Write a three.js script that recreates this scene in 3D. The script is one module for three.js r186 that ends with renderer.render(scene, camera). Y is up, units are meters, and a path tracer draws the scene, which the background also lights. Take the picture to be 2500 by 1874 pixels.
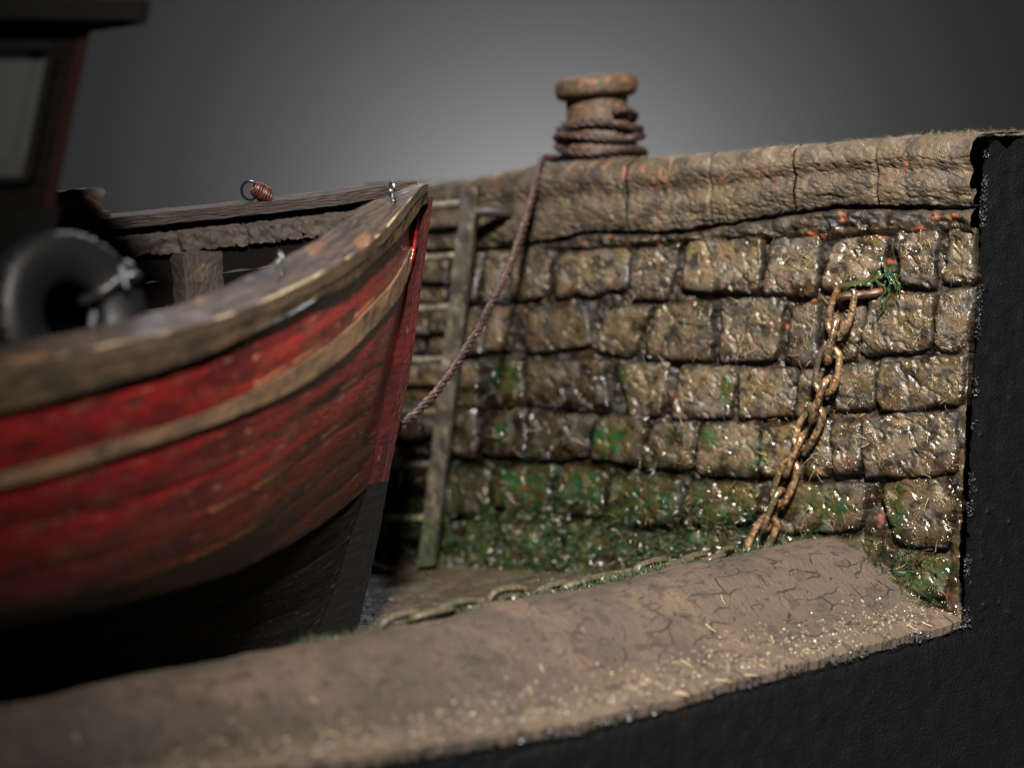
import * as THREE from 'three';
import { ImprovedNoise } from 'three/addons/math/ImprovedNoise.js';
import { mergeGeometries, toCreasedNormals } from 'three/addons/utils/BufferGeometryUtils.js';
import { RoundedBoxGeometry } from 'three/addons/geometries/RoundedBoxGeometry.js';

// ---------------------------------------------------------------- camera, light, exposure
// The model is laid out in centimetres (wall face along x, mud at y = 0, camera to the right and in front)
// and turned into metres by the last block of this script.
const CM = 0.01;
const scene = new THREE.Scene();
const camera = new THREE.PerspectiveCamera(22, 1024 / 767, 0.05, 20);
camera.position.set(30.2, 16.1, 68.7).multiplyScalar(CM);
camera.rotation.order = 'YXZ';
camera.rotation.set(THREE.MathUtils.degToRad(-4.9), THREE.MathUtils.degToRad(37), THREE.MathUtils.degToRad(-3.5));
camera.focus = 0.736;
camera.userData.fStop = 5;
scene.add(camera);

const renderer = new THREE.WebGLRenderer({ antialias: true });
renderer.setSize(1024, 767);
renderer.toneMapping = THREE.LinearToneMapping;
renderer.toneMappingExposure = 1;
renderer.shadowMap.enabled = true;

scene.background = new THREE.Color(0.0012, 0.0012, 0.0013);

const RIGHT = new THREE.Vector3(Math.cos(THREE.MathUtils.degToRad(37)), 0, -Math.sin(THREE.MathUtils.degToRad(37)));
const AHEAD = new THREE.Vector3();                               // level viewing direction
AHEAD.set(-Math.sin(THREE.MathUtils.degToRad(37)), 0, -Math.cos(THREE.MathUtils.degToRad(37)));
function spotLamp(name, from, to, intensity, angle, penumbra, size, color = 0xffffff) {
  const l = new THREE.SpotLight(color, intensity, 0, THREE.MathUtils.degToRad(angle), penumbra, 2);
  l.name = name; l.position.set(...from).multiplyScalar(CM); l.target.position.set(...to).multiplyScalar(CM);
  l.castShadow = true; l.shadow.radius = size / 2; l.shadow.mapSize.set(2048, 2048); l.shadow.camera.near = 0.1; l.shadow.camera.far = 4;
  scene.add(l, l.target);
  return l;
}
// key: a small hard studio lamp high up behind the camera's left shoulder
spotLamp('key_lamp', [62, 102, 98], [-4, 8, 2], 32, 14.5, 1, 7, 0xfff8ef);
// soft overhead lamp that rims the upper edges
const over = new THREE.RectAreaLight(0xf2f5ff, 6, 0.6, 0.35);
over.name = 'overhead_softbox'; over.position.set(-78, 78, -58).multiplyScalar(CM); over.lookAt(-0.14, 0.1, 0.1); scene.add(over);
// weak large fill from the camera side
const fill = new THREE.RectAreaLight(0xfff8f0, 0.3, 0.9, 0.6);
fill.name = 'front_softbox'; fill.position.set(20, 45, 165).multiplyScalar(CM); fill.lookAt(-0.12, 0.08, 0.1); scene.add(fill);
// backdrop lamp, standing behind the wall
spotLamp('backdrop_lamp', [-106, 2, -120.6], [-124.7, 12, -146.5], 0.33, 82, 1, 6);
spotLamp('backdrop_wash', [-66, -6, -60], [-121, 20, -138], 0.16, 66, 1, 6);

// ---------------------------------------------------------------- helpers
const noise = new ImprovedNoise();
const N = (x, y, z = 0) => noise.noise(x + 37.2, y + 91.7, z + 13.1);
function fbm(x, y, z = 0, o = 4) { let s = 0, a = 1, t = 0; for (let i = 0; i < o; i++) { s += a * N(x, y, z + i * 7.3); t += a; a *= 0.5; x *= 2.03; y *= 2.03; z *= 2.03; } return s / t; }
const ridge = (x, y, z, o) => 1 - Math.abs(fbm(x, y, z, o)) * 2.4;
function mulberry(a) { return () => { a |= 0; a = (a + 0x6D2B79F5) | 0; let t = Math.imul(a ^ (a >>> 15), 1 | a); t = (t + Math.imul(t ^ (t >>> 7), 61 | t)) ^ t; return ((t ^ (t >>> 14)) >>> 0) / 4294967296; }; }
const rnd = mulberry(7);
const R = (a, b) => a + (b - a) * rnd();
const clamp = (x, a = 0, b = 1) => Math.min(b, Math.max(a, x));
const sstep = (a, b, x) => { const t = clamp((x - a) / (b - a)); return t * t * (3 - 2 * t); };
const lerp = (a, b, t) => a + (b - a) * t;
const mix3 = (a, b, t) => [lerp(a[0], b[0], t), lerp(a[1], b[1], t), lerp(a[2], b[2], t)];
const V = (x, y, z) => new THREE.Vector3(x, y, z);
function table(xs, ys) {               // smooth monotone-ish interpolation
  return (x) => {
    if (x <= xs[0]) return ys[0]; const n = xs.length - 1; if (x >= xs[n]) return ys[n];
    let i = 0; while (x > xs[i + 1]) i++;
    const m = (k) => (k <= 0 ? (ys[1] - ys[0]) / (xs[1] - xs[0]) : k >= n ? (ys[n] - ys[n - 1]) / (xs[n] - xs[n - 1]) : ((ys[k + 1] - ys[k]) / (xs[k + 1] - xs[k]) + (ys[k] - ys[k - 1]) / (xs[k] - xs[k - 1])) / 2);
    const h = xs[i + 1] - xs[i], t = (x - xs[i]) / h, t2 = t * t, t3 = t2 * t;
    return (2 * t3 - 3 * t2 + 1) * ys[i] + (t3 - 2 * t2 + t) * h * m(i) + (-2 * t3 + 3 * t2) * ys[i + 1] + (t3 - t2) * h * m(i + 1);
  };
}
const used = new Map();
function numbered(n) { const k = used.get(n) ?? 0; used.set(n, k + 1); return k ? `${n}_${String(k).padStart(3, '0')}` : n; }
function tag(o, label, category, group, kind) { if (label) o.userData.label = label; if (category) o.userData.category = category; if (group) o.userData.group = group; if (kind) o.userData.kind = kind; return o; }
function thing(name, label, category, p = [0, 0, 0]) { const g = new THREE.Group(); g.name = numbered(name); g.position.set(...p); tag(g, label, category); g.userData.base = V(...p); scene.add(g); return g; }
function put(name, geo, mat, parent = scene, label) {
  const m = new THREE.Mesh(geo, mat); m.name = parent === scene ? numbered(name) : name; m.castShadow = m.receiveShadow = true;
  if (parent !== scene) { // geometry is given in model centimetres: bring it to the parent's base
    const b = V(0, 0, 0); for (let q = parent; q && q !== scene; q = q.parent) b.add(q.position);
    if (!geo.userData.local) { geo.translate(-b.x, -b.y, -b.z); geo.userData.local = true; }
    const n = parent.children.filter((c) => c.name.replace(/_\d{3}$/, '') === name).length; if (n) m.name = `${name}_${String(n).padStart(3, '0')}`;
  }
  if (label) m.userData.label = label;
  parent.add(m); return m;
}
// grid surface: fn(u, v) -> {p:[x,y,z], uv:[..], c:[..]}
function grid(nu, nv, fn, flip = false) {
  const P = [], U = [], C = [], I = []; let col = false;
  for (let j = 0; j <= nv; j++) for (let i = 0; i <= nu; i++) {
    const q = fn(i / nu, j / nv, i, j); P.push(...q.p); U.push(...(q.uv ?? [i / nu, j / nv])); if (q.c) { col = true; C.push(...q.c); }
  }
  for (let j = 0; j < nv; j++) for (let i = 0; i < nu; i++) {
    const a = j * (nu + 1) + i, b = a + 1, c = a + nu + 1, d = c + 1;
    if (flip) I.push(a, c, b, b, c, d); else I.push(a, b, c, b, d, c);
  }
  const g = new THREE.BufferGeometry();
  g.setAttribute('position', new THREE.Float32BufferAttribute(P, 3)); g.setAttribute('uv', new THREE.Float32BufferAttribute(U, 2));
  if (col) g.setAttribute('color', new THREE.Float32BufferAttribute(C, 3));
  g.setIndex(I); g.computeVertexNormals(); return g;
}
// tube along points with own radius and colour
function tube(pts, rad, nRad = 8, { closed = false, color, uvLen = 1, squash } = {}) {
  const n = pts.length, T = [], P = [], U = [], C = [], I = [];
  for (let i = 0; i < n; i++) { const a = pts[closed ? (i + n - 1) % n : Math.max(0, i - 1)], b = pts[closed ? (i + 1) % n : Math.min(n - 1, i + 1)]; T.push(b.clone().sub(a).normalize()); }
  let nrm = Math.abs(T[0].y) < 0.9 ? V(0, 1, 0).cross(T[0]).normalize() : V(1, 0, 0).cross(T[0]).normalize(), len = 0;
  const rows = closed ? n + 1 : n;
  for (let k = 0; k < rows; k++) {
    const i = k % n; if (k) { nrm = nrm.clone().sub(T[i].clone().multiplyScalar(nrm.dot(T[i]))).normalize(); len += pts[i].distanceTo(pts[(k - 1) % n]); }
    const bin = T[i].clone().cross(nrm);
    for (let j = 0; j <= nRad; j++) {
      const a = (j / nRad) * Math.PI * 2, r = typeof rad === 'function' ? rad(k / (rows - 1), a, i) : rad;
      const p = pts[i].clone().addScaledVector(nrm, Math.cos(a) * r).addScaledVector(bin, Math.sin(a) * r * (squash ?? 1));
      P.push(p.x, p.y, p.z); U.push(len / uvLen, (j / nRad) * r * 6.28 / uvLen); if (color) C.push(...color(p, k / (rows - 1), a));
    }
  }
  const w = nRad + 1;
  for (let k = 0; k < rows - 1; k++) for (let j = 0; j < nRad; j++) { const a = k * w + j, b = a + 1, c = a + w, d = c + 1; I.push(a, b, c, b, d, c); }
  if (!closed) for (const [k, s] of [[0, 1], [rows - 1, -1]]) {
    const c = P.length / 3, i = k; P.push(pts[i].x, pts[i].y, pts[i].z); U.push(0, 0); if (color) C.push(...color(pts[i], k / (rows - 1), 0));
    for (let j = 0; j < nRad; j++) { const a = k * w + j; if (s > 0) I.push(c, a + 1, a); else I.push(c, a, a + 1); }
  }
  const g = new THREE.BufferGeometry(); g.setAttribute('position', new THREE.Float32BufferAttribute(P, 3)); g.setAttribute('uv', new THREE.Float32BufferAttribute(U, 2));
  if (color) g.setAttribute('color', new THREE.Float32BufferAttribute(C, 3)); g.setIndex(I); g.computeVertexNormals(); return g;
}
function curve(points, n, closed = false) { return new THREE.CatmullRomCurve3(points, closed, 'centripetal').getSpacedPoints(n); }
// solid loft through closed cross sections (arrays of Vector3), creased, uv in cm / scale
function loft(sections, { scale = 1, crease = 0.7, vFace } = {}) {
  const n = sections.length, m = sections[0].length, P = [], U = [], I = []; let len = 0;
  for (let k = 0; k < n; k++) {
    if (k) len += sections[k][0].distanceTo(sections[k - 1][0]); let per = 0;
    for (let j = 0; j <= m; j++) { const p = sections[k][j % m]; if (j) per += p.distanceTo(sections[k][j - 1]); P.push(p.x, p.y, p.z); U.push(len / scale, vFace ? vFace(j, m) : per / scale); }
  }
  const w = m + 1;
  for (let k = 0; k < n - 1; k++) for (let j = 0; j < m; j++) { const a = k * w + j, b = a + 1, c = a + w, d = c + 1; I.push(a, c, b, b, c, d); }
  for (const k of [0, n - 1]) for (let j = 1; j < m - 1; j++) { const a = k * w, b = k * w + j, c = k * w + j + 1; if (k) I.push(a, c, b); else I.push(a, b, c); }
  const g = new THREE.BufferGeometry(); g.setAttribute('position', new THREE.Float32BufferAttribute(P, 3)); g.setAttribute('uv', new THREE.Float32BufferAttribute(U, 2)); g.setIndex(I);
  return toCreasedNormals(g, crease);
}
function rough(points, amp, freq, seed = 0) { for (const s of points) for (const p of s) { const x = p.x * freq, y = p.y * freq, z = p.z * freq; const a = fbm(x, y, z + seed, 3), b = fbm(x + 31, y, z + seed, 3), c = fbm(x, y + 57, z + seed, 3); p.x += a * amp; p.y += b * amp; p.z += c * amp; } return points; }
function facets(pts, n) { // subdivide a closed polygon's sides
  const o = []; for (let i = 0; i < pts.length; i++) { const a = pts[i], b = pts[(i + 1) % pts.length]; for (let k = 0; k < n; k++) o.push(a.clone().lerp(b, k / n)); } return o;
}
const toByte = (x) => { x = clamp(x); return Math.round(255 * (x <= 0.0031308 ? 12.92 * x : 1.055 * Math.pow(x, 1 / 2.4) - 0.055)); };
function texture(w, h, fn, srgb, wrap = THREE.RepeatWrapping) {
  const d = new Uint8Array(w * h * 4);
  for (let j = 0; j < h; j++) for (let i = 0; i < w; i++) {
    const c = fn((i + 0.5) / w, (j + 0.5) / h, i, j), k = (j * w + i) * 4;
    for (let q = 0; q < 3; q++) d[k + q] = srgb ? toByte(c[q]) : Math.round(255 * clamp(c[q])); d[k + 3] = 255;
  }
  const t = new THREE.DataTexture(d, w, h, THREE.RGBAFormat); t.wrapS = t.wrapT = wrap; t.magFilter = THREE.LinearFilter; t.minFilter = THREE.LinearMipmapLinearFilter; t.generateMipmaps = true;
  if (srgb) t.colorSpace = THREE.SRGBColorSpace; t.needsUpdate = true; return t;
}
function std(o) { return new THREE.MeshPhysicalMaterial({ metalness: 0, roughness: 0.8, ...o }); }
const hash = (i, j, k = 0) => { let h = Math.imul(i, 374761393) ^ Math.imul(j, 668265263) ^ Math.imul(k + 11, 974711); h = Math.imul(h ^ (h >>> 13), 1274126177); return ((h ^ (h >>> 16)) >>> 0) / 4294967296; };
// distance to the nearest and second nearest of jittered points (grain, cracks)
function cells(x, y, seed = 0) {
  const ix = Math.floor(x), iy = Math.floor(y); let a = 9, b = 9, id = 0;
  for (let j = -1; j <= 1; j++) for (let i = -1; i <= 1; i++) {
    const px = ix + i + hash(ix + i, iy + j, seed), py = iy + j + hash(ix + i, iy + j, seed + 5), d = Math.hypot(px - x, py - y);
    if (d < a) { b = a; a = d; id = hash(ix + i, iy + j, seed + 9); } else if (d < b) b = d;
  }
  return [a, b, id];
}

// ---------------------------------------------------------------- the cut plane of the model base
const CD = V(-0.264, 0, 0.962).normalize(), INN = V(-0.9643, 0, -0.2646).normalize();  // along the cut, and into the model
const cut = (t, d, y) => [CD.x * t + INN.x * d, y, CD.z * t + INN.z * d];
const cutX = (z) => -0.2744 * z;
const faceZ = (y) => 1.6 - 0.13 * y;                                     // battered wall face

// ---------------------------------------------------------------- backdrop
{
  const c = V(0, 0, 0).copy(V(30.2, 16.1, 68.7)).addScaledVector(AHEAD, 265);
  const prof = []; for (let i = 0; i <= 40; i++) prof.push(i / 40);
  const g = grid(20, 60, (u, v) => {
    const x = (u - 0.5) * 420, s = v * 330; // sheet hangs down and sweeps forward at the floor
    const y0 = 160 - s; let y = y0, f = 0; if (s > 210) { const a = Math.min(Math.PI / 2, (s - 210) / 60); y = -50 - 60 * Math.sin(a); f = 60 * (1 - Math.cos(a)) + Math.max(0, s - 210 - 60 * Math.PI / 2); }
    const p = c.clone().addScaledVector(RIGHT, x).addScaledVector(AHEAD, -f); return { p: [p.x, y, p.z], uv: [u, v] };
  }, true);
  tag(put('backdrop', g, std({ color: new THREE.Color(0.42, 0.42, 0.425), roughness: 0.95, side: THREE.DoubleSide })), 'plain grey paper backdrop glowing softly behind the harbour wall', 'backdrop', null, 'structure');
}

// ---------------------------------------------------------------- wall textures (laid out in wall centimetres)
const WX0 = -29, WW = 30, WY0 = -1.5, WH = 21;
const wallUV = (x, y) => [(x - WX0) / WW, (y - WY0) / WH];
const greenSpots = [[-3.4, 12.9, 0.7, 0.4], [-16.2, 6.3, 0.9, 0.9], [-10.4, 8.6, 0.25, 0.7], [-15.5, 9.1, 0.35, 0.4], [-15.2, 8.0, 0.25, 0.5], [-11.2, 6.6, 0.6, 0.6], [-8.9, 5.9, 0.5, 0.6], [-21.5, 9.1, 0.9, 0.7], [-20.8, 4.6, 0.7, 0.6], [-17.5, 4.5, 1.2, 0.8], [-21.7, 6.9, 0.4, 0.5], [-2.9, 4.2, 0.35, 0.9], [-3.1, 12.6, 0.35, 0.7], [-2.2, 1.9, 0.8, 0.4], [-5.8, 4.2, 0.9, 0.7], [-13.6, 3.9, 1.0, 0.7], [-10.7, 3.6, 0.7, 0.5]];
function wallLook(x, y) {
  const big = fbm(x * 0.35, y * 0.45, 1, 3), mid = fbm(x * 1.3, y * 1.5, 4, 4), fine = fbm(x * 6, y * 6, 9, 3);
  const [g1, , gid] = cells(x * 17, y * 17, 3); const grain = (1 - g1) * (0.4 + 0.6 * gid);
  const cope = sstep(15.2, 15.8, y);
  let c = mix3([0.078, 0.058, 0.025], [0.085, 0.07, 0.05], sstep(-0.25, 0.25, big));
  c = mix3(c, [0.12, 0.075, 0.053], 0.75 * sstep(0.1, 0.36, mid + 0.15 * fbm(x * 0.6, y * 0.6, 22, 2)));
  c = mix3(c, [0.085, 0.083, 0.08], 0.6 * sstep(0.12, 0.34, fbm(x * 0.8, y * 0.9, 141, 3)));
  c = mix3(c, [0.016, 0.0115, 0.0085], 0.93 * sstep(-0.04, 0.24, -mid + 0.35 * fine));
  c = mix3(c, [0.02, 0.021, 0.024], 0.6 * sstep(0.15, 0.35, fbm(x * 0.9, y * 1.1, 41, 3)));
  const sand = sstep(-0.08, 0.3, fbm(x * 1.7, y * 1.7, 63, 3) + 0.25 * big);       // where sand and turf fibre stuck
  c = mix3(c, [0.3, 0.225, 0.095], sand * sstep(0.42, 0.78, grain) * 0.8);
  c = mix3(c, [0.016, 0.012, 0.007], sand * 0.75 * sstep(0.36, 0.08, grain));
  if (cope > 0) { // coping: browner, with a dark rusty hollow along the middle and streaks of old damp
    const band = Math.exp(-(((y - 16.95 - 0.3 * fbm(x * 0.4, 3, 2, 2)) / 0.5) ** 2));
    c = mix3(c, mix3(c, [0.105, 0.08, 0.046], 0.4).map((q) => q * 0.82), cope);
    c = mix3(c, [0.055, 0.031, 0.017], cope * band * sstep(-0.2, 0.25, fbm(x * 0.6, y, 12, 3)) * 0.9);
    c = mix3(c, [0.026, 0.019, 0.013], cope * 0.85 * sstep(0.0, 0.24, fbm(x * 1.1, y * 0.8, 177, 4)));
    c = mix3(c, [0.2, 0.175, 0.14], cope * 0.5 * sstep(0.12, 0.36, fbm(x * 0.9, y * 1.3, 187, 3)) * sstep(17.3, 17.9, y));
    const o = sstep(0.3, 0.42, fbm(x * 2.2, y * 1.1, 77, 3) + 0.16 * Math.exp(-(((x + 14) / 4) ** 2)));
    c = mix3(c, [0.3, 0.125, 0.075], cope * o * sstep(16.4, 17.6, y) * 0.55);
  }
  // the lower left of the wall is stained dark by standing wet, the whole left lightly
  const stain = sstep(10.5, 6.5, y + 1.5 * fbm(x * 0.5, y * 0.5, 211, 3) + 0.55 * Math.max(0, x + 17)); const leftStain = 0.3 * sstep(-11, -20, x + 2 * fbm(x * 0.4, y * 0.4, 231, 2)); c = c.map((q, i) => q * (1 - 0.58 * stain) * (1 - leftStain) * [0.84, 0.8, 0.76][i]);
  // weed
  let g = 0; for (const [sx, sy, rx, ry] of greenSpots) { const q = ((x - sx) / rx) ** 2 + ((y - sy) / ry) ** 2; if (q < 4) g = Math.max(g, sstep(1.6, 0.3, q + 1.3 * mid)); }
  const low = sstep(7.6, 2.6, y + 2.2 * fbm(x * 0.6, y * 0.7, 31, 3) + 2.2 * sstep(-14, -3, x) + 0.8 * sstep(-20, -24, x)) * sstep(-27, -25, x); g = Math.max(g, low * sstep(-0.2, 0.08, fbm(x * 0.9, y * 1.0, 55, 3)));
  const hue = sstep(-0.2, 0.25, fbm(x * 1.9, y * 1.9, 88, 2));
  c = mix3(c, mix3([0.034, 0.03, 0.007], [0.008, 0.034, 0.012], hue), g * 0.95 * (0.7 + 0.3 * (1 - grain)));
  // wetness -> roughness
  const wetZone = sstep(15.1, 14.4, y) * 0.35 + sstep(9, 3, y) * 0.4 + stain * 0.5 + Math.exp(-(((x + 4.8) / 1.6) ** 2) - (((y - 13.6) / 1.0) ** 2)) + Math.exp(-(((x + 2) / 1.6) ** 2) - (((y - 3) / 2.0) ** 2)) * 1.2 + g * 0.4;
  const wet = clamp((wetZone + 0.15) * sstep(-0.3, 0.15, fbm(x * 1.5, y * 1.5, 99, 3)) * 1.35);
  const r = lerp(0.72, 0.16, wet) + 0.1 * fine;
  const bump = 0.35 + 0.22 * fine + 0.5 * sand * grain * 0.8 + 0.16 * mid + 0.16 * fbm(x * 22, y * 22, 5, 2);
  return { c, r, bump };
}
const TWc = 1760, THc = 1232;
const cW = new Uint8Array(TWc * THc * 4), sW = new Uint8Array(TWc * THc * 4);
for (let j = 0; j < THc; j++) for (let i = 0; i < TWc; i++) {
  const x = WX0 + WW * (i + 0.5) / TWc, y = WY0 + WH * (j + 0.5) / THc, k = (j * TWc + i) * 4, w = wallLook(x, y);
  cW[k] = toByte(w.c[0]); cW[k + 1] = toByte(w.c[1]); cW[k + 2] = toByte(w.c[2]); cW[k + 3] = 255;
  sW[k] = 255 * clamp(w.bump); sW[k + 1] = 255 * clamp(w.r, 0.12, 1); sW[k + 2] = 0; sW[k + 3] = 255;
}
function dataTex(d, w, h, srgb) { const t = new THREE.DataTexture(d, w, h, THREE.RGBAFormat); t.wrapS = t.wrapT = THREE.RepeatWrapping; t.magFilter = THREE.LinearFilter; if (srgb) t.colorSpace = THREE.SRGBColorSpace; t.needsUpdate = true; return t; }
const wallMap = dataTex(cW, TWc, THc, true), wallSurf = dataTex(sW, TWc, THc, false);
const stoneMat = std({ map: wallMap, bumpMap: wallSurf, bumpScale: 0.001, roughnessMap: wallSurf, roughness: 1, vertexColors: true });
stoneMat.name = 'weathered_stone';
const blackMat = (() => {
  const t = texture(512, 512, (u, v) => { const b = 0.5 + 0.5 * fbm(u * 26, v * 26, 2, 3), [a] = cells(u * 60, v * 60, 2); return [0.5 * b + 0.4 * (1 - a), 0.5 + 0.15 * fbm(u * 9, v * 9, 5, 3), 0]; }, false);
  return std({ color: new THREE.Color(0.0032, 0.0033, 0.0036), bumpMap: t, bumpScale: 0.0007, roughnessMap: t, roughness: 1.05, specularIntensity: 0.4 });
})();
blackMat.name = 'black_paint';

// ---------------------------------------------------------------- harbour wall
const wall = thing('harbour_wall', 'weathered model harbour wall of stone blocks with thick coping, green weed at its foot', 'wall');
function facePoint(x, y, d) { return [x, y + 0.13 * d, faceZ(y) + d]; }
const copeBottom = table([-31, -22.5, -19.5, -17.4, -15.3, -13.1, -11.2, -9.5, -7.4, -4.9, -3, -0.2, 2], [14.7, 14.75, 14.9, 15.2, 15.15, 15.05, 15.2, 15.35, 15.55, 15.68, 15.55, 15.4, 15.4]);
const copeTop = table([-31, -26, -24, -22, -19, -14.6, -10.8, -6.8, -3.3, -1, 0.3, 4], [17.72, 17.78, 17.85, 18.0, 18.18, 18.05, 18.1, 18.12, 18.14, 18.06, 17.98, 17.8]);
// rough bed of mortar behind the blocks, orange foam showing in some joints
put('mortar_bed', grid(330, 190, (u, v) => {
  const y = -0.25 + v * 16.25; const x = lerp(-30, cutX(faceZ(y)) - 0.02, u);
  const band = sstep(14.3, 14.7, y) * sstep(15.9, 15.4, y), edge = sstep(0.9, 0.1, cutX(faceZ(y)) - x);
  let d = -0.24 + 0.24 * fbm(x * 1.4, y * 1.8, 3, 4) + 0.08 * ridge(x * 2.2, y * 3.4, 8, 3);
  d += band * (0.3 + 0.32 * fbm(x * 0.8, y * 4.2, 15, 4) + 0.12 * ridge(x * 1.3, y * 6, 5, 3)) + edge * 0.18 - 0.45 * Math.exp(-(((y - copeBottom(x) + 0.08) / 0.14) ** 2));
  const o = sstep(0.36, 0.46, fbm(x * 1.3, y * 2.6, 66, 3) + 0.13 * sstep(-12, -4, x)), wash = Math.max(0.1, 0.26 + 0.06 * band + 0.35 * fbm(x * 3, y * 3, 9, 2)) + edge * 0.25;
  const c = mix3([wash, wash * 0.92, wash * 0.86], [2.9, 1.05, 0.75], o * (1 - edge) * 0.9);
  return { p: facePoint(x, y, d), uv: wallUV(x, y), c };
}), stoneMat, wall);
// blocks, course by course: top-left, top-right, bottom-right, bottom-left in wall centimetres
const courses = [
  [-22.64, 14.50, -21.75, 14.57, -21.83, 12.26, -22.72, 12.28, -21.55, 14.56, -21.40, 14.59, -21.45, 12.32, -21.60, 12.26, -21.30, 14.66, -19.11, 14.51, -19.41, 12.53, -21.3, 12.36, -18.83, 14.34, -15.25, 14.42, -15.35, 12.70, -19.06, 12.36,
    -14.92, 14.19, -12.71, 14.53, -13.36, 12.18, -15.08, 12.32, -12.28, 14.57, -8.78, 14.58, -9.04, 12.34, -12.55, 12.63, -8.52, 14.47, -6.34, 14.94, -6.47, 12.23, -8.89, 12.29, -5.77, 14.36, -3.51, 14.66, -3.75, 12.46, -6.30, 12.38, -3.14, 14.60, -1.44, 14.67, -1.51, 12.40, -2.73, 12.58, -0.92, 14.64, 0.0, 14.50, 0.02, 12.45, -1.2, 12.58],
  [-22.49, 12.16, -21.00, 12.18, -21.31, 10.23, -22.52, 10.13, -20.37, 12.06, -17.37, 12.05, -17.07, 10.41, -20.46, 10.06, -16.31, 11.86, -13.96, 12.03, -15.16, 9.86, -16.87, 10.14, -13.61, 12.08, -11.07, 12.13, -11.09, 9.74, -14.39, 9.86,
    -10.63, 12.06, -7.81, 12.31, -8.29, 9.77, -10.64, 9.68, -7.37, 11.90, -6.29, 11.98, -6.48, 9.53, -7.74, 9.58, -5.96, 12.07, -4.29, 12.08, -4.81, 9.67, -6.14, 9.58, -3.97, 12.17, -1.46, 12.21, -1.69, 10.09, -4.53, 9.87, -1.30, 12.11, 0.02, 12.40, -0.16, 10.13, -1.53, 10.04],
  [-22.15, 9.79, -20.60, 9.78, -20.49, 7.78, -22.68, 7.64, -20.39, 9.72, -16.47, 9.76, -16.16, 7.55, -20.42, 7.89, -15.81, 9.60, -13.19, 9.75, -13.65, 7.52, -14.99, 7.40, -12.62, 9.53, -10.00, 9.52, -10.27, 7.46, -13.02, 7.37,
    -9.82, 9.32, -7.22, 9.43, -7.42, 7.51, -9.70, 7.43, -7.10, 9.38, -5.64, 9.42, -5.78, 7.68, -7.30, 7.51, -5.41, 9.47, -3.93, 9.67, -3.90, 7.90, -5.66, 7.68, -3.66, 9.71, -0.28, 9.89, -0.38, 8.08, -3.68, 7.75],
  [-22.46, 7.68, -20.35, 7.70, -20.37, 5.59, -22.85, 5.70, -20.14, 7.71, -16.88, 7.41, -17.31, 5.67, -20.30, 5.54, -16.49, 7.42, -14.03, 7.55, -14.70, 5.47, -17.05, 5.68, -13.77, 7.19, -11.60, 7.32, -12.05, 5.33, -14.50, 5.47,
    -11.47, 7.17, -8.85, 7.26, -9.0, 5.07, -11.87, 5.23, -8.69, 6.98, -6.79, 7.32, -7.04, 5.15, -8.83, 5.25, -6.56, 7.17, -5.94, 7.23, -5.63, 5.34, -6.81, 5.21, -5.71, 7.23, -4.44, 7.50, -4.41, 5.38, -5.52, 5.45, -4.34, 7.55, -0.51, 7.84, -0.59, 5.55, -4.30, 5.29],
  [-24.91, 5.17, -22.31, 5.14, -22.52, 3.12, -25.12, 3.01, -22.05, 5.22, -18.92, 5.36, -19.29, 3.42, -22.02, 3.39, -18.38, 5.37, -16.18, 5.16, -16.40, 3.16, -18.89, 3.51, -15.78, 5.14, -12.48, 4.95, -12.70, 3.11, -16.17, 2.95,
    -12.17, 4.86, -8.68, 4.87, -9.19, 3.32, -12.45, 3.07, -8.13, 4.86, -4.19, 5.09, -4.49, 3.26, -8.45, 2.98, -3.59, 5.06, -0.58, 5.40, -0.76, 2.73, -2.91, 2.91],
  [-25.11, 2.70, -22.01, 2.84, -22.21, 0.13, -25.60, 0.53, -21.51, 2.97, -18.47, 2.96, -18.43, 0.82, -22.18, 0.8, -18.06, 2.98, -14.58, 2.65, -14.55, 0.50, -18.30, 0.81, -14.00, 2.62, -9.58, 3.10, -9.81, 0.90, -14.36, 0.73,
    -9.4, 3.05, -7.31, 2.9, -7.40, 0.92, -9.6, 0.9, -7.0, 2.95, -3.62, 3.06, -3.71, 0.94, -7.17, 0.73, -2.86, 2.66, -0.76, 2.53, -0.94, 0.94, -3.16, 0.98],
];
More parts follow.
